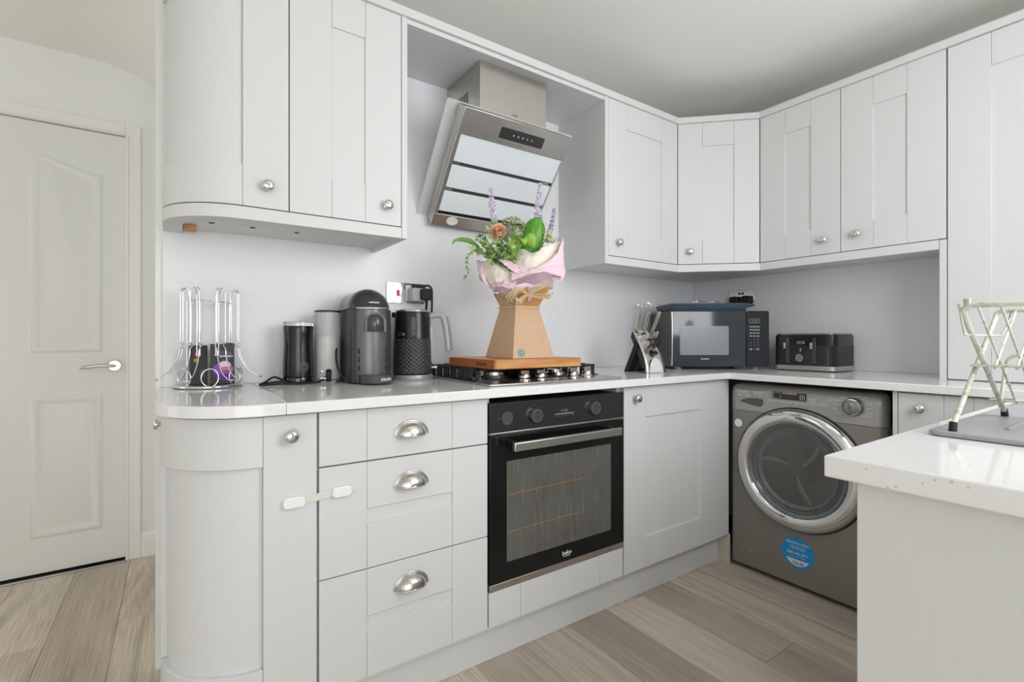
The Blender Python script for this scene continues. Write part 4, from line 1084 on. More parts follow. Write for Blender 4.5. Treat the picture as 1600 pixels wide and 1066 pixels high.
# ------------------------------------------------------------------ chopping board
cbd = thing('chopping_board', 'thick wooden chopping board lying across the hob grates', 'chopping board', (.850, 1.330, ZT + .0523))
def board_wood():
    m = mat('oiled_bamboo', srgb(196, 138, 84), 0.4)
    N, L, B = nodes(m)
    n1 = noise(m, 1, (5, 60, 60), 3, 0.5, 0.3)
    L.new(ramp(m, n1.outputs['Fac'], [(0.3, srgb(178, 118, 70)), (0.7, srgb(214, 160, 104))]).outputs['Color'], B.inputs['Base Color'])
    return m
m_bw = board_wood()
MB().prism(rrect(0, .372, 0, .335, .010), 'z', 0, .031).build('board', m_bw, cbd, .003, seg=3, smooth=40)
m_be = mat('board_end_grain', srgb(158, 90, 52), 0.5)
for z0, z1 in ((.001, .015), (.016, .0305)): box('end_cleat', m_be, cbd, -.0012, .0, .012, .323, z0, z1)
MB().prism([(p[0], p[1]) for p in rrect(.055, .125, .009, .020, .005)], 'x', -.0016, -.0010).build('hand_slot_shade', mat('slot_shadow_wood', srgb(110, 62, 36), 0.7), cbd)  # flat dark patch painted as the shade inside the hand slot

# ------------------------------------------------------------------ knife block
kbk = thing('knife_block', 'curved steel knife block holding steel-handled knives beside the microwave', 'knife block', (0, 0, ZT))
px_, dd_ = .600, 2.245
ox, oy = cdir(px_, dd_)
kbk.location = (ox, oy, ZT); kbk.rotation_euler = (0, 0, -HEAD + R(-64))
# local x = leaning axis (front foot at +x), local y = across
prof_ = smooth_path([(.078, 0, 0), (.072, 0, .03), (.056, 0, .075), (.030, 0, .12), (-.004, 0, .165), (-.030, 0, .195)], 4)
def plate(u, v):
    i = v * (len(prof_) - 1); a = prof_[int(min(i, len(prof_) - 2))]; b = prof_[int(min(i, len(prof_) - 2)) + 1]; t = i - int(min(i, len(prof_) - 2))
    w_ = .056 * (1 - .12 * v) if v < .8 else .056 * (.904 - .5 * (v - .8))
    return (a.x + (b.x - a.x) * t, (u - .5) * 2 * w_, a.z + (b.z - a.z) * t)
MB().grid(plate, 8, 24).build('steel_front', M['steel'], kbk, thick=.003, smooth=60)
MB().prism([(.000, .150), (.020, .125), (-.055, .0), (-.085, .0)], 'y', -.050, -.012).build('black_leg', M['black_matt'], kbk, .002)
MB().prism([(.000, .150), (.020, .125), (-.055, .0), (-.085, .0)], 'y', .012, .050).build('black_leg', M['black_matt'], kbk, .002)
MB().prism([(.070, .02), (.052, .072), (.028, .115), (-.004, .160), (-.028, .186), (-.040, .160), (.010, .08), (.035, .02)], 'y', -.046, .046).build('inner_block', M['black_plastic'], kbk)
arch_ = [( .038 * math.cos(R(a)), .002 + .068 * math.sin(R(a))) for a in range(0, 181, 12)]
ap = MB().grid(lambda u, v: (.0800 - .09 * (max(0, .002 + .068 * math.sin(math.pi * u) * v)) ** 1.35 * 2.2, .038 * math.cos(math.pi * u) * (1 if v > 0 else 1), .001 + .068 * math.sin(math.pi * u) * v), 16, 6)
ap.build('white_arch', mat('polished_arch', srgb(226, 228, 230), 0.12, 0.3), kbk, smooth=60, thick=.001)
def knife(name, label, x, y, z, L_h, lean, side, r_=.0085, m_=None):
    k_ = thing(name, label, 'knife', (0, 0, 0), 0, 'knives in the block')
    c_, s_ = math.cos(kbk.rotation_euler.z), math.sin(kbk.rotation_euler.z)
    k_.location = (ox + x * c_ - y * s_, oy + x * s_ + y * c_, ZT + z); k_.rotation_euler = (0, 0, kbk.rotation_euler.z)
    d_ = Vector((math.sin(R(lean)), side, math.cos(R(lean)))).normalized()
    MB().tube([d_ * -.05, d_ * -.004], .0022, 6, flat=3).build('blade', M['chrome'], k_)
    b_ = d_ * .004
    MB().tube([d_ * -.006, d_ * .012, d_ * .03, d_ * (L_h - .01), d_ * L_h], [r_ * .75, r_ * .85, r_, r_ * 1.1, r_ * .8], 10, flat=.62).build('handle', m_ or M['nickel'], k_, smooth=50)
    MB().lathe([(0, 0), (.013, 0), (.013, .004), (.010, .006), (0, .006)], (0, 0, 0), 'z', 18, 1, .8).build('collar', M['black_plastic'], k_, smooth=40, rot=(0, R(-35), 0), loc=(0, 0, -.004))
    return k_
knife('kitchen_knife', 'steel-handled kitchen knife, leftmost in the knife block', -.020, -.030, .180, .105, 22, -.1)
knife('kitchen_knife', 'steel-handled kitchen knife, second from the left in the knife block', -.008, .004, .176, .110, 24, -.05)
knife('kitchen_knife', 'steel-handled kitchen knife, right of the two tallest in the block', .012, .018, .148, .140, 26, .06)
scs = thing('kitchen_scissors', 'black-handled kitchen scissors in the front slot of the knife block', 'scissors', (0, 0, 0))
c_, s_ = math.cos(kbk.rotation_euler.z), math.sin(kbk.rotation_euler.z)
scs.location = (ox + .052 * c_ - .006 * s_, oy + .052 * s_ + .006 * c_, ZT + .104); scs.rotation_euler = (0, 0, kbk.rotation_euler.z)
for sg in (-1, 1):
    lp = [(.012 + .010 * (k_ / 18) , sg * (.015 + .011 * math.cos(2 * math.pi * k_ / 18)), .028 + .021 * math.sin(2 * math.pi * k_ / 18)) for k_ in range(18)]
    MB().tube(lp, .0042, 8, closed=True).build('finger_loop', M['black_plastic'], scs, smooth=60)
    MB().tube([(0, sg * .003, -.03), (.004, sg * .004, .0), (.008, sg * .008, .010)], .003, 6).build('blade', M['nickel'], scs, smooth=50)
MB().lathe([(0, 0), (.020, 0), (.020, .005), (.016, .008), (0, .008)], (0, 0, 0), 'z', 22, 1, .9).build('collar', M['black_plastic'], scs, smooth=40, rot=(0, R(28), 0), loc=(.004, 0, -.014))
for i, (y_, h_) in enumerate(((-.004, .062), (.006, .066))):
    k_ = knife('paring_knife', ['short steel paring knife behind the scissors, left of its pair', 'short steel paring knife behind the scissors, right of its pair'][i], .040, y_ + .01, .125, h_, 20, .02 + .1 * i, .006)

# ------------------------------------------------------------------ microwave, aligned with the corner
mwx, mwy = cdir(.780, 2.43)
mw = thing('microwave', 'dark grey microwave oven set diagonally in the worktop corner', 'microwave', (mwx, mwy, ZT), -HEAD)
m_mw = mat('microwave_shell', srgb(58, 60, 64), 0.3, 0.3)
box('casing', m_mw, mw, .0, .490, .024, .355, .012, .292, .004)
mdo = MB().prism(rrect(0, .376, .014, .291, .008), 'y', 0, .022).build('door', mat('microwave_door_glass', srgb(52, 57, 64), 0.08, spec=0.6, coat=0.3), mw, .004, seg=3, smooth=40)
MB().prism(rrect(.046, .288, .072, .216, .008), 'y', -.0012, -.0002).build('mesh_window', mat('microwave_window', srgb(140, 146, 150), 0.2), mdo)
text('maker_mark', 'KENWOOD', .0075, M['print_white'], mdo, (.170, -.0008, .052), bold=.0003)
MB().tube([(.0045, -.004, .02), (.0045, -.010, .08), (.0045, -.011, .16), (.0045, -.010, .23), (.0045, -.004, .285)], .004, 8).build('edge_trim', M['nickel'], mdo, smooth=60)
mcp = MB().prism(rrect(.378, .490, .014, .291, .008), 'y', 0, .022).build('control_panel', mat('microwave_panel', srgb(38, 41, 47), 0.1, spec=0.5, coat=0.2), mw, .004, seg=3, smooth=40)
MB().tube([(p[0], -.0015, p[1]) for p in rrect(.392, .442, .231, .251, .003)], .0011, 6, closed=True).build('display_frame', M['print_grey'], mcp)
box('display', mat('lcd', srgb(34, 44, 30), 0.3), mcp, .393, .441, -.0012, .0, .232, .250)
text('display_digits', '88:88', .013, mat('lcd_digits', srgb(96, 140, 60), 0.5), mcp, (.4170, -.0018, .241))
for r_ in range(4):
    for c in range(3 if r_ > 1 else 4): box('key', M['print_grey'], mcp, .392 + c * (.0175 if r_ > 1 else .0128), .392 + c * (.0175 if r_ > 1 else .0128) + (.013 if r_ > 1 else .0105), -.0010, 0, .209 - r_ * .0155, .2155 - r_ * .0155)
for r_ in range(3):
    for c in range(3): text('key_number', str(r_ * 3 + c + 1), .0085, M['print_white'], mcp, (.398 + c * .0175, -.0010, .1465 - r_ * .0135))
for c, s in enumerate(['STOP', '0', 'START']): box('key', M['print_grey'], mcp, .391 + c * .0175, .4045 + c * .0175, -.0010, 0, .096, .105) if s != '0' else text('key_number', s, .009, M['print_white'], mcp, (.416, -.001, .1))
for x in (.05, .44): MB().lathe([(0, 0), (.016, 0), (.018, .006), (.018, .0118), (0, .0118)], (x, .045, 0), 'z', 16).build('foot', mat('grey_foot', srgb(150, 160, 165), 0.5), mw, smooth=40)
for x in (.05, .44): MB().lathe([(0, 0), (.016, 0), (.016, .0118), (0, .0118)], (x, .32, 0), 'z', 16).build('foot', M['rubber'], mw, smooth=40)
# roasting tray on top
ZM = ZT + .2925
tx, ty = cdir(.797, 2.46)
tray = thing('baking_tray', 'slate blue deep baking tray on top of the microwave', 'tray', (tx, ty, ZM), -HEAD)
m_tr = mat('slate_blue_enamel', srgb(72, 88, 102), 0.3, 0.2)
def frust(x0, x1, y0, y1, z, i): return [(x0 + i, y0 + i, z), (x1 - i, y0 + i, z), (x1 - i, y1 - i, z), (x0 + i, y1 - i, z)]
fr1, fr2, fr3, fr4 = frust(0, .392, 0, .30, .0005, .016), frust(0, .392, 0, .30, .038, .003), frust(0, .392, 0, .30, .038, .006), frust(0, .392, 0, .30, .003, .018)
vs = fr1 + fr2 + fr3 + fr4
fs = [(0, 3, 2, 1), (12, 13, 14, 15)] + [(a * 4 + i, a * 4 + (i + 1) % 4, (a + 1) * 4 + (i + 1) % 4, (a + 1) * 4 + i) for a in range(3) for i in range(4)]
tb = MB().add(vs, fs).build('tray_body', m_tr, tray, .002)
MB().tube([(p[0], p[1], .038) for p in frust(0, .392, 0, .30, 0, .002)], .0022, 6, closed=True).build('rolled_rim', m_tr, tb)
# wire rack laid across the tray
rk = thing('cooling_rack', 'chrome wire cooling rack lying on the blue tray', 'wire rack', (tx, ty, ZM + .0405), -HEAD + R(6))
rp = [(-.07, .12, .002), (.18, .12, .002), (.18, .27, .002), (-.07, .27, .002)]
MB().tube(rp, .0022, 6, closed=True).build('rack_frame', M['chrome'], rk, smooth=40)
for i in range(10): MB().tube([(-.07 + .0275 * i, .12, .0035), (-.07 + .0275 * i, .27, .0035)], .0013, 6).build('rack_wire', M['chrome'], rk, smooth=40)
for x, y in ((-.07, .12), (-.07, .27)): MB().tube([(x, y, .002), (x - .006, y, .010), (x - .012, y, .006)], .002, 6).build('rack_foot', M['chrome'], rk, smooth=40)
jx, jy = cdir(1.00, 2.66)
for i, (u_, r_, h_, lb) in enumerate(((.0, .030, .042, 'small clear glass dish on the tray, left of its pair'), (.080, .040, .038, 'wide clear glass dish on the tray near the socket'))):
    gx, gy = cdir(.990 + u_, 2.66)
    g_ = thing('glass_dish', lb, 'glass dish', (gx, gy, ZM + .0035), 0, 'glass dishes on the tray')
    MB().lathe([(0, 0), (r_ * .85, 0), (r_ * .9, .004), (r_, h_ + .02), (r_ - .0025, h_ + .02), (r_ * .86, .006), (0, .004)], (0, 0, 0), 'z', 28).build('bowl', M['glass'], g_, smooth=40)
    MB().tube([(r_ * math.cos(t * .2244), r_ * math.sin(t * .2244), h_ + .02) for t in range(28)], .0016, 6, closed=True).build('rim', M['glass'], g_, smooth=50)

# ------------------------------------------------------------------ double socket on the right wall
s2 = thing('double_socket', 'chrome double socket behind the microwave with two black plugs', 'wall socket', (XB, 1.645, 1.232), R(-90))
p2_ = box('face_plate', M['chrome'], s2, 0, .150, -.0065, -.0005, 0, .085, .0015)
for x in (.058, .078): box('rocker', M['black_plastic'], p2_, x, x + .012, -.009, -.006, .058, .070, .001)
for x in (.040, .112): MB().prism(rrect(-.025, .025, -.022, .022, .012), 'y', -.034, -.0066).build('plug', M['rubber'], s2, .005, seg=3, smooth=40, loc=(x, 0, .026))
MB().tube(smooth_path([(.112, -.03, .006), (.118, -.04, -.01), (.135, -.035, -.012), (.16, -.02, -.006)], 5), .0038, 8).build('cable', M['rubber'], s2, smooth=60)

# ------------------------------------------------------------------ toaster
to = thing('toaster', 'black four-slice toaster with silver base right of the microwave', 'toaster', (2.440, 1.268, ZT), R(-90))
TW, TD, TH = .278, .225, .178
m_tk = knurled('embossed_black_toaster')
m_tf = mat('toaster_black', srgb(34, 34, 35), 0.16, spec=0.5)
def rbox(name, m_, par, z0, z1, ins, r_=.035, bev=.002):
    return MB().prism(rrect(ins, TW - ins, ins, TD - ins, r_, 8), 'z', z0, z1).build(name, m_, par, bev, smooth=30)
tbz = rbox('base', mat('silver_toaster_base', srgb(176, 176, 176), 0.3, 0.6), to, .004, .026, -.004)
tbd = rbox('body', m_tf, to, .026, TH - .008, .0)
def emb():
    m = mat('embossed_side', srgb(34, 34, 35), 0.2, spec=0.5)
    N, L, B = nodes(m)
    tc = N.new('ShaderNodeTexCoord'); mp = N.new('ShaderNodeMapping'); mp.inputs['Scale'].default_value = (420, 420, 300)
    L.new(tc.outputs['Object'], mp.inputs['Vector'])
    ch_ = N.new('ShaderNodeTexWave'); ch_.bands_direction = 'DIAGONAL'; ch_.inputs['Scale'].default_value = .55
    L.new(mp.outputs['Vector'], ch_.inputs['Vector']); bump(m, ch_.outputs['Fac'], 0.6, 0.0012)
    return m
m_em = emb()
band = rrect(-.0008, TW + .0008, -.0008, TD + .0008, .0358, 8)
MB().prism(band, 'z', .028, .120).build('textured_band', m_em, to, smooth=30)
rbox('top', mat('toaster_top_silver', srgb(150, 150, 150), 0.25, 0.8), to, TH - .008, TH, .006, .03)
for x0 in (.035, .150):
    for y0 in (.05, .125): box('slot', M['black_matt'], to, x0, x0 + .095, y0, y0 + .028, TH - .001, TH + .0004)
for x in (.072, .192):
    lv = MB().tube([(p[0], -.0026, p[1]) for p in rrect(x - .0045, x + .0045, .040, .155, .0044)], .0014, 6, closed=True).build('lever_track', M['nickel'], to, smooth=50)
    MB().prism(rrect(x - .016, x - .004, .104, .134, .005), 'y', -.018, -.0012).build('lever', M['nickel'], lv, .002, seg=2, smooth=40)
dl_ = MB().lathe([(.0175, -.0008), (.0175, -.014), (.0155, -.0165), (0, -.017)], (.131, 0, .062), 'y', 28).build('browning_dial', mat('dial_blue_grey', srgb(112, 122, 128), 0.35), to, smooth=40)
MB().lathe([(.019, -.0008), (.019, -.013), (.0172, -.0165), (.0158, -.0168)], (.131, 0, .062), 'y', 28).build('bezel', M['chrome'], dl_, smooth=50)
MB().prism(rrect(.127, .134, .090, .108, .003), 'y', -.0026, -.0009).build('cancel_button', M['nickel'], to, .0006)
np_ = MB().prism(rrect(.114, .149, .128, .141, .003), 'y', -.0022, -.0005).build('name_plate', M['nickel'], to, .0005)
text('maker_mark', 'Breville', .0078, M['print_dark'], np_, (.1315, -.003, .1345), bold=.0002)
for x in (.03, TW - .03):
    for y in (.03, TD - .03): MB().lathe([(0, 0), (.010, 0), (.010, .0038), (0, .0038)], (x, y, 0), 'z', 12).build('foot', M['rubber'], to)
# ------------------------------------------------------------------ bouquet in its card box on the chopping board
BX, BY, BZ = 1.030, 1.455, ZT + .0523 + .0313
bq = thing('flower_bouquet', 'pink-wrapped flower bouquet in a tapered brown card box on the board', 'bouquet', (BX, BY, BZ))
m_card = mat('kraft_card', srgb(200, 168, 138), 0.7)
N_, L_, B_ = nodes(m_card)
L_.new(ramp(m_card, noise(m_card, 160, (1, 1, 1), 2).outputs['Fac'], [(0.3, srgb(196, 163, 133)), (0.7, srgb(206, 175, 145))]).outputs['Color'], B_.inputs['Base Color'])
m_card2 = mat('kraft_card_inside', srgb(198, 142, 88), 0.7)
hb_, ht_, hz = .090, .050, .186
def ring4(h, z): return [(-h, -h, z), (h, -h, z), (h, h, z), (-h, h, z)]
vs = ring4(hb_, .0005) + ring4(ht_, hz) + ring4(ht_ - .003, hz) + ring4(hb_ - .004, .004)
fs = [(0, 3, 2, 1), (12, 13, 14, 15)] + [(a * 4 + i, a * 4 + (i + 1) % 4, (a + 1) * 4 + (i + 1) % 4, (a + 1) * 4 + i) for a in range(3) for i in range(4)]
bx_ = MB().add(vs, fs).build('card_box', m_card, bq, .0012)
# flared flaps above the tie
def flap(pts, m_): return MB().add(pts, [tuple(range(len(pts)))]).build('box_flap', m_, bx_, thick=.0016)
t_ = ht_
flap([(-t_, -t_, hz), (t_, -t_, hz), (t_ + .022, -t_ - .036, hz + .062), (-.004, -t_ - .030, hz + .072), (-t_ + .004, -t_ - .018, hz + .050)], m_card2)
flap([(-t_, t_, hz), (-t_, -t_, hz), (-t_ - .022, -t_ - .012, hz + .030), (-t_ - .034, t_ - .03, hz + .044), (-t_ - .02, t_, hz + .045)], m_card)
flap([(t_, -t_, hz), (t_, t_, hz), (t_ + .03, t_ + .01, hz + .05), (t_ + .034, -t_ + .0, hz + .055)], m_card2)
flap([(t_, t_, hz), (-t_, t_, hz), (-t_ - .01, t_ + .03, hz + .05), (t_ + .01, t_ + .03, hz + .05)], m_card2)
stk = MB().lathe([(.0145, 0), (.0145, -.0008), (0, -.0008)], (0, 0, 0), 'y', 28).build('round_sticker', mat('sticker_sage', srgb(132, 164, 150), 0.4), bx_, loc=(-.052, -.0868, .020), rot=(R(-12.2), 0, 0))
MB().lathe([(.0105, -.0009), (.0105, -.0013), (0, -.0013)], (0, 0, 0), 'y', 24).build('sticker_centre', mat('sticker_grey', srgb(120, 140, 150), 0.4), stk)
text('print', 'CP', .009, M['print_white'], stk, (0, -.0018, 0))
# local drawing axes for the flowers: u to the camera's right, w towards the camera
def F(u, w, z):
    x, y = cdir(u, -w)
    return Vector((x, y, z))
K_ = .00233
def fp_(px, py, w): return F((px - 811) * K_, w, (1.0354 - (py - 529.85) * K_) - BZ)
# raffia bow
m_raf = mat('raffia', srgb(226, 204, 166), 0.7)
rng = random.Random(3)
def raffia(p0, p1, p2, p3, n, sp_):
    mb = MB()
    for i in range(n):
        j = lambda: Vector((rng.uniform(-sp_, sp_), rng.uniform(-sp_, sp_), rng.uniform(-sp_, sp_)))
        mb.tube(bez(p0 + j() * .4, p1 + j(), p2 + j(), p3 + j(), 8), .0011, 5, flat=2.2)
    return mb
kn = fp_(822, 464, .090)
for a, nm in (((fp_(812, 452, .105), fp_(800, 460, .115), fp_(797, 470, .11)), 'raffia_loop'), ((fp_(812, 470, .105), fp_(806, 480, .112), fp_(808, 474, .115)), 'raffia_loop'),
              ((fp_(834, 456, .10), fp_(848, 446, .10), fp_(856, 450, .095)), 'raffia_loop'), ((fp_(836, 466, .10), fp_(848, 470, .095), fp_(856, 464, .09)), 'raffia_loop')):
    raffia(kn, a[0], a[1], a[2], 18, .013).build(nm, m_raf, bq, smooth=50)
ringp = [(ht_ * 1.06 * c, ht_ * 1.06 * s, hz - .004) for c, s in ((-1, -1), (1, -1), (1, 1), (-1, 1))]
MB().tube(ringp, .0032, 6, closed=True, flat=2).build('raffia_tie', m_raf, bq)
MB().tube([fp_(852, 470, .08), fp_(866, 484, .075), fp_(873, 494, .07)], .0008, 5).tube([fp_(850, 455, .08), fp_(870, 470, .07), fp_(885, 480, .06)], .0006, 5).build('raffia_strand', m_raf, bq)

# paper wrap: bands of crumpled tissue modelled as curved sheets
m_pink = mat('pink_tissue', srgb(236, 208, 220), 0.75); m_cream = mat('cream_tissue', srgb(236, 228, 214), 0.8)
for m_ in (m_pink, m_cream):
    bump(m_, noise(m_, 26, (1, 1, 1), 3).outputs['Fac'], 0.35, 0.006)
def sheet(name, m_, rows, nu=20, crump=.0025, seed=0):
    """rows: list of control polylines (bottom to top) of points; lofted smoothly"""
    rg = random.Random(seed)
    polys = [smooth_path(r_, max(2, nu // (len(r_) - 1))) for r_ in rows]
    n = min(len(p) for p in polys)
    def samp(p, t):
        i = t * (len(p) - 1); k_ = min(int(i), len(p) - 2); return p[k_].lerp(p[k_ + 1], i - k_)
    nv = 6 * (len(rows) - 1)
    jit = {}
    def fn(u, v):
        i = v * (len(rows) - 1); k_ = min(int(i), len(rows) - 2)
        a, b = samp(polys[k_], u), samp(polys[k_ + 1], u)
        key = (round(u, 4), round(v, 4))
        q = a.lerp(b, i - k_) + Vector((rg.uniform(-1, 1), rg.uniform(-1, 1), rg.uniform(-1, 1))) * crump
        return q
    return MB().grid(fn, nu, nv).build(name, m_, bq, smooth=75, thick=.0006)
# back / inner sheets
sheet('cream_paper', m_cream, [[fp_(800, 425, .06), fp_(825, 428, .09), fp_(850, 424, .08), fp_(872, 405, .03)],
                               [fp_(806, 402, .05), fp_(825, 407, .085), fp_(848, 404, .075), fp_(874, 384, .02)],
                               [fp_(812, 388, .02), fp_(832, 399, .06), fp_(852, 388, .055), fp_(874, 378, .0)]], seed=1)
sheet('cream_paper', m_cream, [[fp_(766, 450, .045), fp_(780, 446, .075), fp_(798, 446, .085)],
                               [fp_(756, 430, .03), fp_(774, 424, .07), fp_(797, 432, .085)],
                               [fp_(752, 412, .01), fp_(768, 410, .05), fp_(794, 424, .07)]], seed=2)
# pink outer wrap: right swoop and left swoop
sheet('pink_paper', m_pink, [[fp_(798, 444, .100), fp_(820, 438, .112), fp_(845, 432, .105), fp_(866, 436, .085), fp_(879, 438, .06)],
                             [fp_(797, 434, .100), fp_(822, 432, .116), fp_(848, 424, .108), fp_(870, 418, .080), fp_(880, 430, .05)],
                             [fp_(798, 430, .098), fp_(822, 429, .112), fp_(852, 416, .100), fp_(870, 396, .065), fp_(879, 371, .02)]], seed=3)
sheet('pink_paper', m_pink, [[fp_(770, 404, .03), fp_(782, 415, .085), fp_(800, 430, .105), fp_(818, 436, .112)],
                             [fp_(768, 406, .02), fp_(782, 408, .075), fp_(802, 422, .10), fp_(822, 430, .112)],
                             [fp_(766, 404, .0), fp_(780, 405, .065), fp_(802, 418, .095), fp_(824, 426, .108)]], seed=4)
sheet('pink_paper', m_pink, [[fp_(770, 455, .05), fp_(762, 446, .045), fp_(750, 440, .02)],
                             [fp_(762, 450, .055), fp_(754, 436, .045), fp_(747, 424, .02)],
                             [fp_(756, 410, .02), fp_(750, 408, .01), fp_(744, 407, -.01)]], 12, seed=5)
sheet('pink_paper', m_pink, [[fp_(766, 452, .06), fp_(785, 454, .09), fp_(803, 458, .10)], [fp_(770, 447, .07), fp_(788, 446, .10), fp_(804, 450, .105)], [fp_(776, 448, .06), fp_(790, 446, .09), fp_(806, 444, .10)]], 12, .003, seed=6)
sheet('pink_paper', m_pink, [[fp_(862, 440, .06), fp_(872, 444, .04), fp_(880, 438, .02)], [fp_(858, 432, .07), fp_(872, 430, .05), fp_(882, 424, .03)], [fp_(866, 420, .05), fp_(876, 416, .03), fp_(880, 412, .02)]], 12, .003, seed=7)
sheet('pink_paper', m_pink, [[fp_(770, 452, -.09), fp_(812, 452, -.12), fp_(868, 448, -.09)], [fp_(756, 420, -.09), fp_(812, 420, -.13), fp_(874, 410, -.09)], [fp_(752, 404, -.08), fp_(812, 400, -.12), fp_(876, 385, -.08)]], 18, .003, seed=8)

# tissue collar tucked into the box
MB().grid(lambda u, v: (lambda a, r_: (r_ * math.cos(a) * (1 + .05 * math.sin(7 * a)), r_ * math.sin(a) * (1 + .05 * math.cos(5 * a)), hz + .012 + .062 * v + .004 * math.sin(9 * a)))(2 * math.pi * u, .052 + .034 * v), 40, 6, closed_u=True).build('pink_paper', m_pink, bq, smooth=70, thick=.0006)
# leaves
m_leaf = mat('broad_leaf_green', srgb(78, 142, 40), 0.35); m_leaf2 = mat('broad_leaf_pale', srgb(140, 180, 70), 0.4)
for m_, ca, cb_ in ((m_leaf, (62, 122, 30), (104, 164, 56)), (m_leaf2, (118, 162, 52), (166, 198, 96))):
    n_v = noise(m_, 1, (150, 150, 7), 3, 0.6)
    nodes(m_)[1].new(ramp(m_, n_v.outputs['Fac'], [(0.35, srgb(*ca)), (0.65, srgb(*cb_))]).outputs['Color'], nodes(m_)[2].inputs['Base Color'])
    bump(m_, n_v.outputs['Fac'], 0.35, 0.0025)
m_fol = [mat('foliage_green', srgb(138, 174, 96), 0.5), mat('foliage_light', srgb(188, 208, 136), 0.5), mat('foliage_dark', srgb(104, 140, 82), 0.5)]
def big_leaf(name, m_, mid, widths, cup=.3, side=None):
    mid = smooth_path(mid, 5); n = len(mid)
    def fn(u, v):
        i = v * (n - 1); k_ = min(int(i), n - 2); c = mid[k_].lerp(mid[k_ + 1], i - k_)
        tg = (mid[min(k_ + 1, n - 1)] - mid[k_]).normalized()
        sd = side or Vector(F(1, 0, 0))
        sd = (sd - tg * sd.dot(tg)).normalized(); nr = sd.cross(tg)
        j = v * (len(widths) - 1); q = min(int(j), len(widths) - 2); w_ = widths[q] + (widths[q + 1] - widths[q]) * (j - q)
        s = u * 2 - 1
        return c + sd * (s * w_) + nr * (cup * w_ * s * s)
    return MB().grid(fn, 10, 22).build(name, m_, bq, smooth=80, thick=.0006)
big_leaf('broad_leaf', m_leaf, [fp_(822, 408, .03), fp_(828, 385, .045), fp_(834, 362, .045), fp_(838, 346, .035), fp_(843, 341, .02)], [.018, .036, .040, .036, .022, .004], -.45)
big_leaf('broad_leaf', m_leaf2, [fp_(796, 412, .06), fp_(803, 396, .072), fp_(812, 382, .075), fp_(824, 380, .088), fp_(832, 394, .098)], [.012, .018, .022, .026, .024, .003], .35, Vector(F(.75, .2, .35)))
big_leaf('broad_leaf', m_leaf, [fp_(750, 392, .05), fp_(738, 383, .06), fp_(725, 380, .065), fp_(714, 382, .07), fp_(710, 388, .07)], [.005, .009, .008, .004, .0015], .2, Vector((0, 0, 1)))

def sprig(path, n, size, m_, rg, name='leaf_sprig', spread=.9):
    path = smooth_path(path, 5)
    mb = MB().tube(path, .0011, 5)
    for i in range(n):
        t = .15 + .85 * (i + .5) / n
        k_ = min(int(t * (len(path) - 1)), len(path) - 2)
        c = path[k_]; tg = (path[k_ + 1] - path[k_]).normalized()
        for _ in range(2):
            d_ = (tg * rg.uniform(.2, .7) + Vector((rg.uniform(-1, 1), rg.uniform(-1, 1), rg.uniform(-.6, .9))) * spread).normalized()
            sd = d_.cross(Vector((rg.uniform(-1, 1), rg.uniform(-1, 1), rg.uniform(-1, 1)))).normalized()
            nr = d_.cross(sd); L_l = size * rg.uniform(.7, 1.25); w_ = L_l * .27
            mb.add([c, c + d_ * L_l * .35 + sd * w_ + nr * w_ * .3, c + d_ * L_l, c + d_ * L_l * .35 - sd * w_ + nr * w_ * .3, c + d_ * L_l * .55], [(0, 1, 4), (1, 2, 4), (2, 3, 4), (3, 0, 4)])
    return mb.build(name, m_, bq, smooth=60)
rg = random.Random(11)
core = fp_(798, 440, .02)
ends = [(770, 350, .05), (762, 362, .06), (752, 372, .07), (745, 380, .08), (735, 392, .075), (748, 396, .09), (758, 386, .10), (775, 380, .10), (782, 392, .105), (790, 372, .09), (797, 384, .10), (795, 398, .105),
        (800, 362, .06), (808, 372, .07), (788, 356, .03), (812, 356, .02), (778, 398, .10), (765, 396, .10), (786, 404, .10), (772, 366, .04), (848, 384, .02), (740, 388, .02), (756, 376, .0)]
for i, (px, py, w_) in enumerate(ends):
    e_ = fp_(px, py, w_)
    md = core.lerp(e_, .55) + Vector((0, 0, .012)) + F(0, .015, 0)
    sprig([core.lerp(e_, .25), md, e_], 13, .022, m_fol[i % 3], rg)
# trailing sprig over the left edge
sprig([fp_(748, 398, .09), fp_(738, 404, .10), fp_(733, 418, .10), fp_(735, 432, .10), fp_(730, 441, .10)], 9, .014, mat('trailing_leaf', srgb(104, 150, 50), 0.5), rg, spread=.8)
sprig([fp_(776, 404, .10), fp_(770, 410, .105), fp_(764, 420, .105)], 3, .013, m_fol[1], rg)
# thin green buds in the centre
# dried rose: overlapping cupped petals
m_rose = mat('dried_rose_orange', srgb(238, 196, 164), 0.6); m_rose2 = mat('dried_rose_deep', srgb(216, 152, 116), 0.6)
rc = fp_(781, 373, .112)
ro = bpy.data.objects.new('rose', None); COL.objects.link(ro); ro.parent = bq; ro.location = rc
def petal(c_ang, rad, h, tilt_, m_):
    ax_ = F(0, 1, .25).normalized(); e1 = F(1, 0, 0); e2 = ax_.cross(e1).normalized()
    def fn(u, v):
        a = c_ang + (u - .5) * 2.1
        r_ = rad * (.45 + .55 * math.sin(math.pi * .5 * v)) * (1 + tilt_ * v * v)
        return (e1 * math.cos(a) + e2 * math.sin(a)) * r_ + ax_ * (h * (v - .5) - .004 * (2 * u - 1) ** 2)
    return MB().grid(fn, 8, 6).build('petal', m_, ro, smooth=80, thick=.0007)
for i in range(16):
    petal(i * 2.4, .006 + .0014 * i, .034 - .0007 * i, .02 * (i > 9), m_rose2 if i % 3 == 0 else m_rose)
MB().tube([rc + F(0, -.012, -.004), core.lerp(rc, .4), core], .0022, 6).build('rose_stem', m_fol[2], bq, smooth=50)
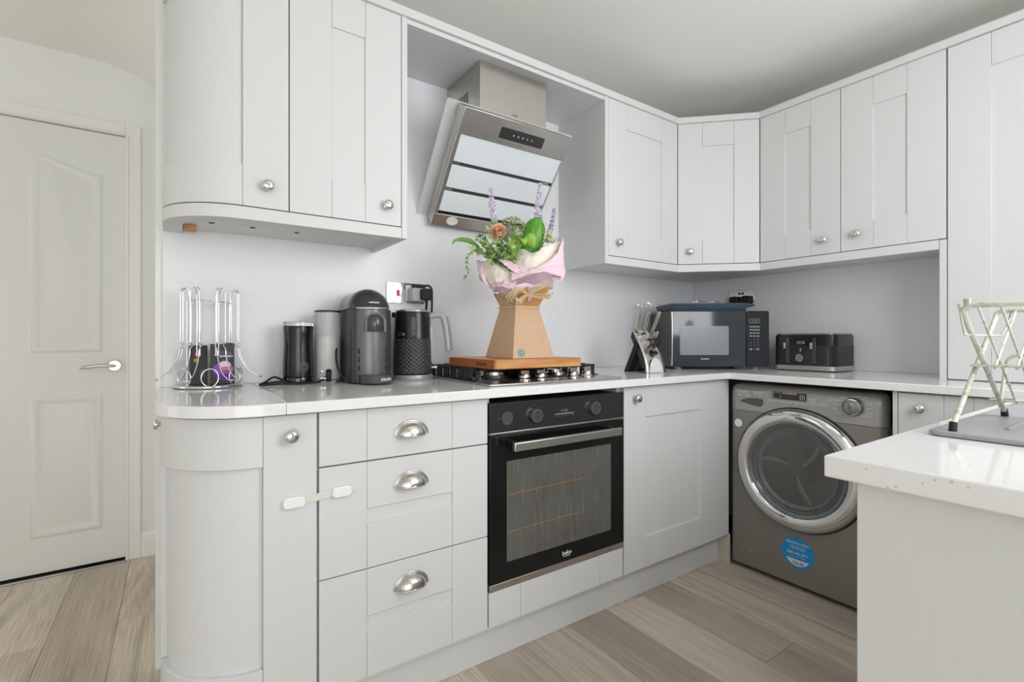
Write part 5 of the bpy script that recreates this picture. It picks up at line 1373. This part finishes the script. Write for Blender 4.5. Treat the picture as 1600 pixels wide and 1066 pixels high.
# lilac flower spikes
m_lil = [mat('lilac_floret', srgb(224, 214, 238), 0.6), mat('lilac_floret_deep', srgb(200, 186, 222), 0.6)]
def spike(pts, n, r0, r1, name='lilac_flower_spike', ms=m_lil):
    path = smooth_path(pts, 6)
    st = MB().tube(path, .0016, 6).build(name, m_fol[1], bq, smooth=50)
    mbs = [MB(), MB()]
    for i in range(n):
        t = i / n; k_ = min(int(t * (len(path) - 1)), len(path) - 2); c = path[k_].lerp(path[k_ + 1], t * (len(path) - 1) - k_)
        rr = r0 + (r1 - r0) * t
        a = i * 2.399
        d_ = Vector((math.cos(a), math.sin(a), rg.uniform(-.2, .6))).normalized()
        c2 = c + d_ * rr * rg.uniform(.6, 1.0)
        for p_ in range(4):
            sd = d_.cross(Vector((rg.uniform(-1, 1), rg.uniform(-1, 1), rg.uniform(-1, 1)))).normalized()
            q = (d_ * .5 + sd).normalized(); w_ = d_.cross(sd).normalized(); s_ = .0078 * (1.1 - .45 * t)
            mbs[i % 2].add([c2, c2 + q * s_ * .6 + w_ * s_ * .45, c2 + q * s_, c2 + q * s_ * .6 - w_ * s_ * .45], [(0, 1, 2, 3)])
    for k_ in range(2):
        o_ = mbs[k_].build('florets', ms[k_], st, smooth=60); o_['kind'] = 'stuff'
    return st
spike([fp_(774, 356, .03), fp_(769, 325, .035), fp_(768, 299, .035)], 110, .013, .006)
spike([fp_(840, 352, -.01), fp_(841, 320, -.005), fp_(844, 286, .0)], 130, .017, .006)
spike([fp_(856, 375, -.03), fp_(862, 350, -.035), fp_(867, 322, -.03)], 80, .010, .004, ms=[m_lil[1], mat('lilac_floret_dusk', srgb(150, 138, 180), 0.6)])
# allium-like dusty head and pale hydrangea head
def head(c, rx, rz, n, ms, size, name, ry=None):
    st = MB().tube([core, core.lerp(c, .6), c], .002, 6).build(name, m_fol[2], bq, smooth=50)
    mbs = [MB() for _ in ms]
    for i in range(n):
        z = rg.uniform(-.4, 1); a = i * 2.399; r_ = math.sqrt(max(0, 1 - z * z))
        d_ = Vector((r_ * math.cos(a) * rx, r_ * math.sin(a) * (ry or rx), z * rz))
        c2 = c + d_
        for p_ in range(3):
            q = Vector((rg.uniform(-1, 1), rg.uniform(-1, 1), rg.uniform(-1, 1))).normalized(); w_ = q.orthogonal().normalized()
            mbs[i % len(ms)].add([c2, c2 + q * size * .6 + w_ * size * .4, c2 + q * size, c2 + q * size * .6 - w_ * size * .4], [(0, 1, 2, 3)])
    for mb_, m_ in zip(mbs, ms):
        o_ = mb_.build('florets', m_, st, smooth=60); o_['kind'] = 'stuff'
    return st
head(fp_(800, 360, .05), .044, .034, 260, [mat('dusty_mauve', srgb(176, 152, 150), 0.7), m_fol[1], m_fol[0]], .007, 'dusty_flower_head')
head(fp_(854, 374, .02), .020, .026, 90, [mat('cream_floret', srgb(238, 230, 190), 0.7), mat('pale_green_floret', srgb(206, 214, 150), 0.7)], .008, 'cream_flower_head')
head(fp_(808, 372, .05), .018, .016, 40, [mat('white_blue_floret', srgb(216, 222, 234), 0.7), m_fol[1]], .007, 'pale_filler_flower')
head(fp_(868, 374, -.02), .018, .010, 40, [mat('grey_lilac_floret', srgb(168, 160, 176), 0.7), m_lil[1]], .005, 'statice_tuft')

# ------------------------------------------------------------------ grey composite sink in the peninsula
sk_ = thing('kitchen_sink', 'grey composite kitchen sink with ribbed drainer in the peninsula', 'sink', (.975, .267, ZT))
m_sink = mat('grey_composite', srgb(158, 158, 162), 0.38)
bump(m_sink, noise(m_sink, 400, (1, 1, 1), 2).outputs['Fac'], 0.08, 0.0004)
sx1 = .995
plate_ = MB().prism(rrect(0, .535, -.500, 0, .02, 5), 'z', .0004, .0085).build('drainer_board', m_sink, sk_, .004, seg=3, smooth=40)
for i in range(7):
    y_ = -.075 - i * .055
    MB().tube([(.10, y_, .0068), (.14, y_, .0082), (.30, y_, .0084), (.47, y_, .0084), (.50, y_, .0070)], .0042, 8).build('drainer_rib', m_sink, plate_, smooth=50)
bo = MB()
def brect(x0, x1, y0, y1, z, r_): return [(p[0], p[1], z) for p in rrect(x0, x1, y0, y1, r_, 5)]
loops = [brect(.536, sx1, -.500, 0, .0004, .02), brect(.536, sx1, -.500, 0, .0085, .02), brect(.572, .962, -.448, -.095, .0085, .03), brect(.578, .956, -.442, -.101, -.12, .04), brect(.60, .93, -.42, -.125, -.15, .04)]
n_ = len(loops[0]); vs = sum(loops, []); fs = []
for l in range(len(loops) - 1):
    for i in range(n_): fs.append((l * n_ + i, l * n_ + (i + 1) % n_, (l + 1) * n_ + (i + 1) % n_, (l + 1) * n_ + i))
fs.append(tuple((len(loops) - 1) * n_ + i for i in range(n_)))
bo.add(vs, fs).build('bowl', m_sink, sk_, .003, smooth=40)
tp = MB().tube(smooth_path([(.765, -.045, .0088), (.765, -.045, .20), (.765, -.075, .27), (.765, -.14, .285), (.765, -.20, .25), (.765, -.21, .22)], 6), .012, 12).build('tap', M['chrome'], sk_, smooth=60)
MB().lathe([(0, .0088), (.026, .0088), (.026, .03), (.02, .05), (0, .05)], (.765, -.045, 0), 'z', 20).build('tap_base', M['chrome'], tp, smooth=40)

# ------------------------------------------------------------------ folding dish drainer
dd = thing('dish_drainer', 'cream-coated folding wire dish drainer standing on the sink', 'dish drainer', (1.128, .238, ZT + .009))
m_dr = mat('cream_coated_wire', srgb(200, 198, 184), 0.4)
N_, L_, B_ = nodes(m_dr)
L_.new(ramp(m_dr, noise(m_dr, 60, (1, 1, 1), 4, 0.7).outputs['Fac'], [(0.36, srgb(172, 162, 138)), (0.48, srgb(206, 205, 193)), (0.7, srgb(214, 213, 202))]).outputs['Color'], B_.inputs['Base Color'])
HT = 1.087 - ZT - .009
YE = -.42
xa, xb, za = .1325, .1225, HT
def frame_tube(sgn, y0, y1):
    """one U frame: foot at -sgn side, top rail at +sgn side"""
    f0 = Vector((-sgn * (xa + .001), y0, .008)); t0_ = Vector((sgn * xb * .93, y0, HT - .016)); 
    f1 = Vector((-sgn * (xa + .001), y1, .008)); t1_ = Vector((sgn * xb * .93, y1, HT - .016))
    c0 = [Vector((sgn * xb, y0, HT - .006)), Vector((sgn * xb, y0 - .006, HT)), Vector((sgn * xb, y0 - .02, HT))]
    c1 = [Vector((sgn * xb, y1 + .02, HT)), Vector((sgn * xb, y1 + .006, HT)), Vector((sgn * xb, y1, HT - .006))]
    return [f0, t0_] + c0 + c1 + [t1_, f1]
for sgn, o_ in ((1, 0.0), (-1, -.009)):
    MB().tube(frame_tube(sgn, o_, YE + o_), .0038, 10).build('frame_tube', m_dr, dd, smooth=60)
    for y_ in (o_, YE + o_):
        MB().tube([(-sgn * (xa - .001), y_, .013), (-sgn * (xa + .0025), y_, .0)], [.0050, .0056], 12).build('rubber_foot', M['rubber'], dd, smooth=40)
at_ = lambda sgn, z: sgn * (-xa + (xa + xb) * (z - .022) / (HT - .022))
ZM_, ZL_ = .0965, .030
zc_, zl_ = .098, .030
for sgn in (1, -1):
    xm = at_(sgn, zc_)
    MB().box(xm - .007, xm + .007, YE - .016, .004, zc_ - .0018, zc_ + .0018).build('cross_strip', m_dr, dd, .0008)
    zend = zc_ if sgn == 1 else zl_
    for i in range(15):
        y_ = -.026 - i * .0255
        MB().tube([(sgn * xb, y_, HT), (at_(sgn, zc_), y_, zc_), (at_(sgn, zend - .004), y_, zend - .004)], .0019, 7).build('rod', m_dr, dd, smooth=50)
xl = at_(-1, zl_)
MB().box(xl - .010, xl + .004, YE - .016, .008, zl_ - .0016, zl_ + .0016).build('foot_strip', m_dr, dd, .0008)
MB().tube(smooth_path([(xa - .004, -.004, .016), (xa + .008, -.006, .060), (xa + .016, -.010, .100), (xa + .018, -.022, .112), (xa + .018, -.045, .114), (xa + .018, -.20, .114), (xa + .018, -.36, .114), (xa + .018, -.395, .108), (xa + .008, -.404, .060), (xa - .004, -.408, .016)], 5), .0030, 9).build('inner_hoop', m_dr, dd, smooth=60)
# swing wire joining the two top rails
MB().tube(smooth_path([(-xb, -.004, HT + .004), (-xb + .002, -.006, HT - .012), (-xb + .012, -.008, HT - .040), (-xb + .03, -.008, HT - .045), (xb - .045, -.010, HT - .045), (xb - .02, -.012, HT - .042), (xb - .002, -.018, HT - .016), (xb, -.020, HT + .002)], 5), .0017, 7).build('swing_wire', m_dr, dd, smooth=60)
MB().box(-xb - .0028, -xb + .0028, -.018, -.010, HT - .008, HT + .011).build('hinge_clip', m_dr, dd, .001)
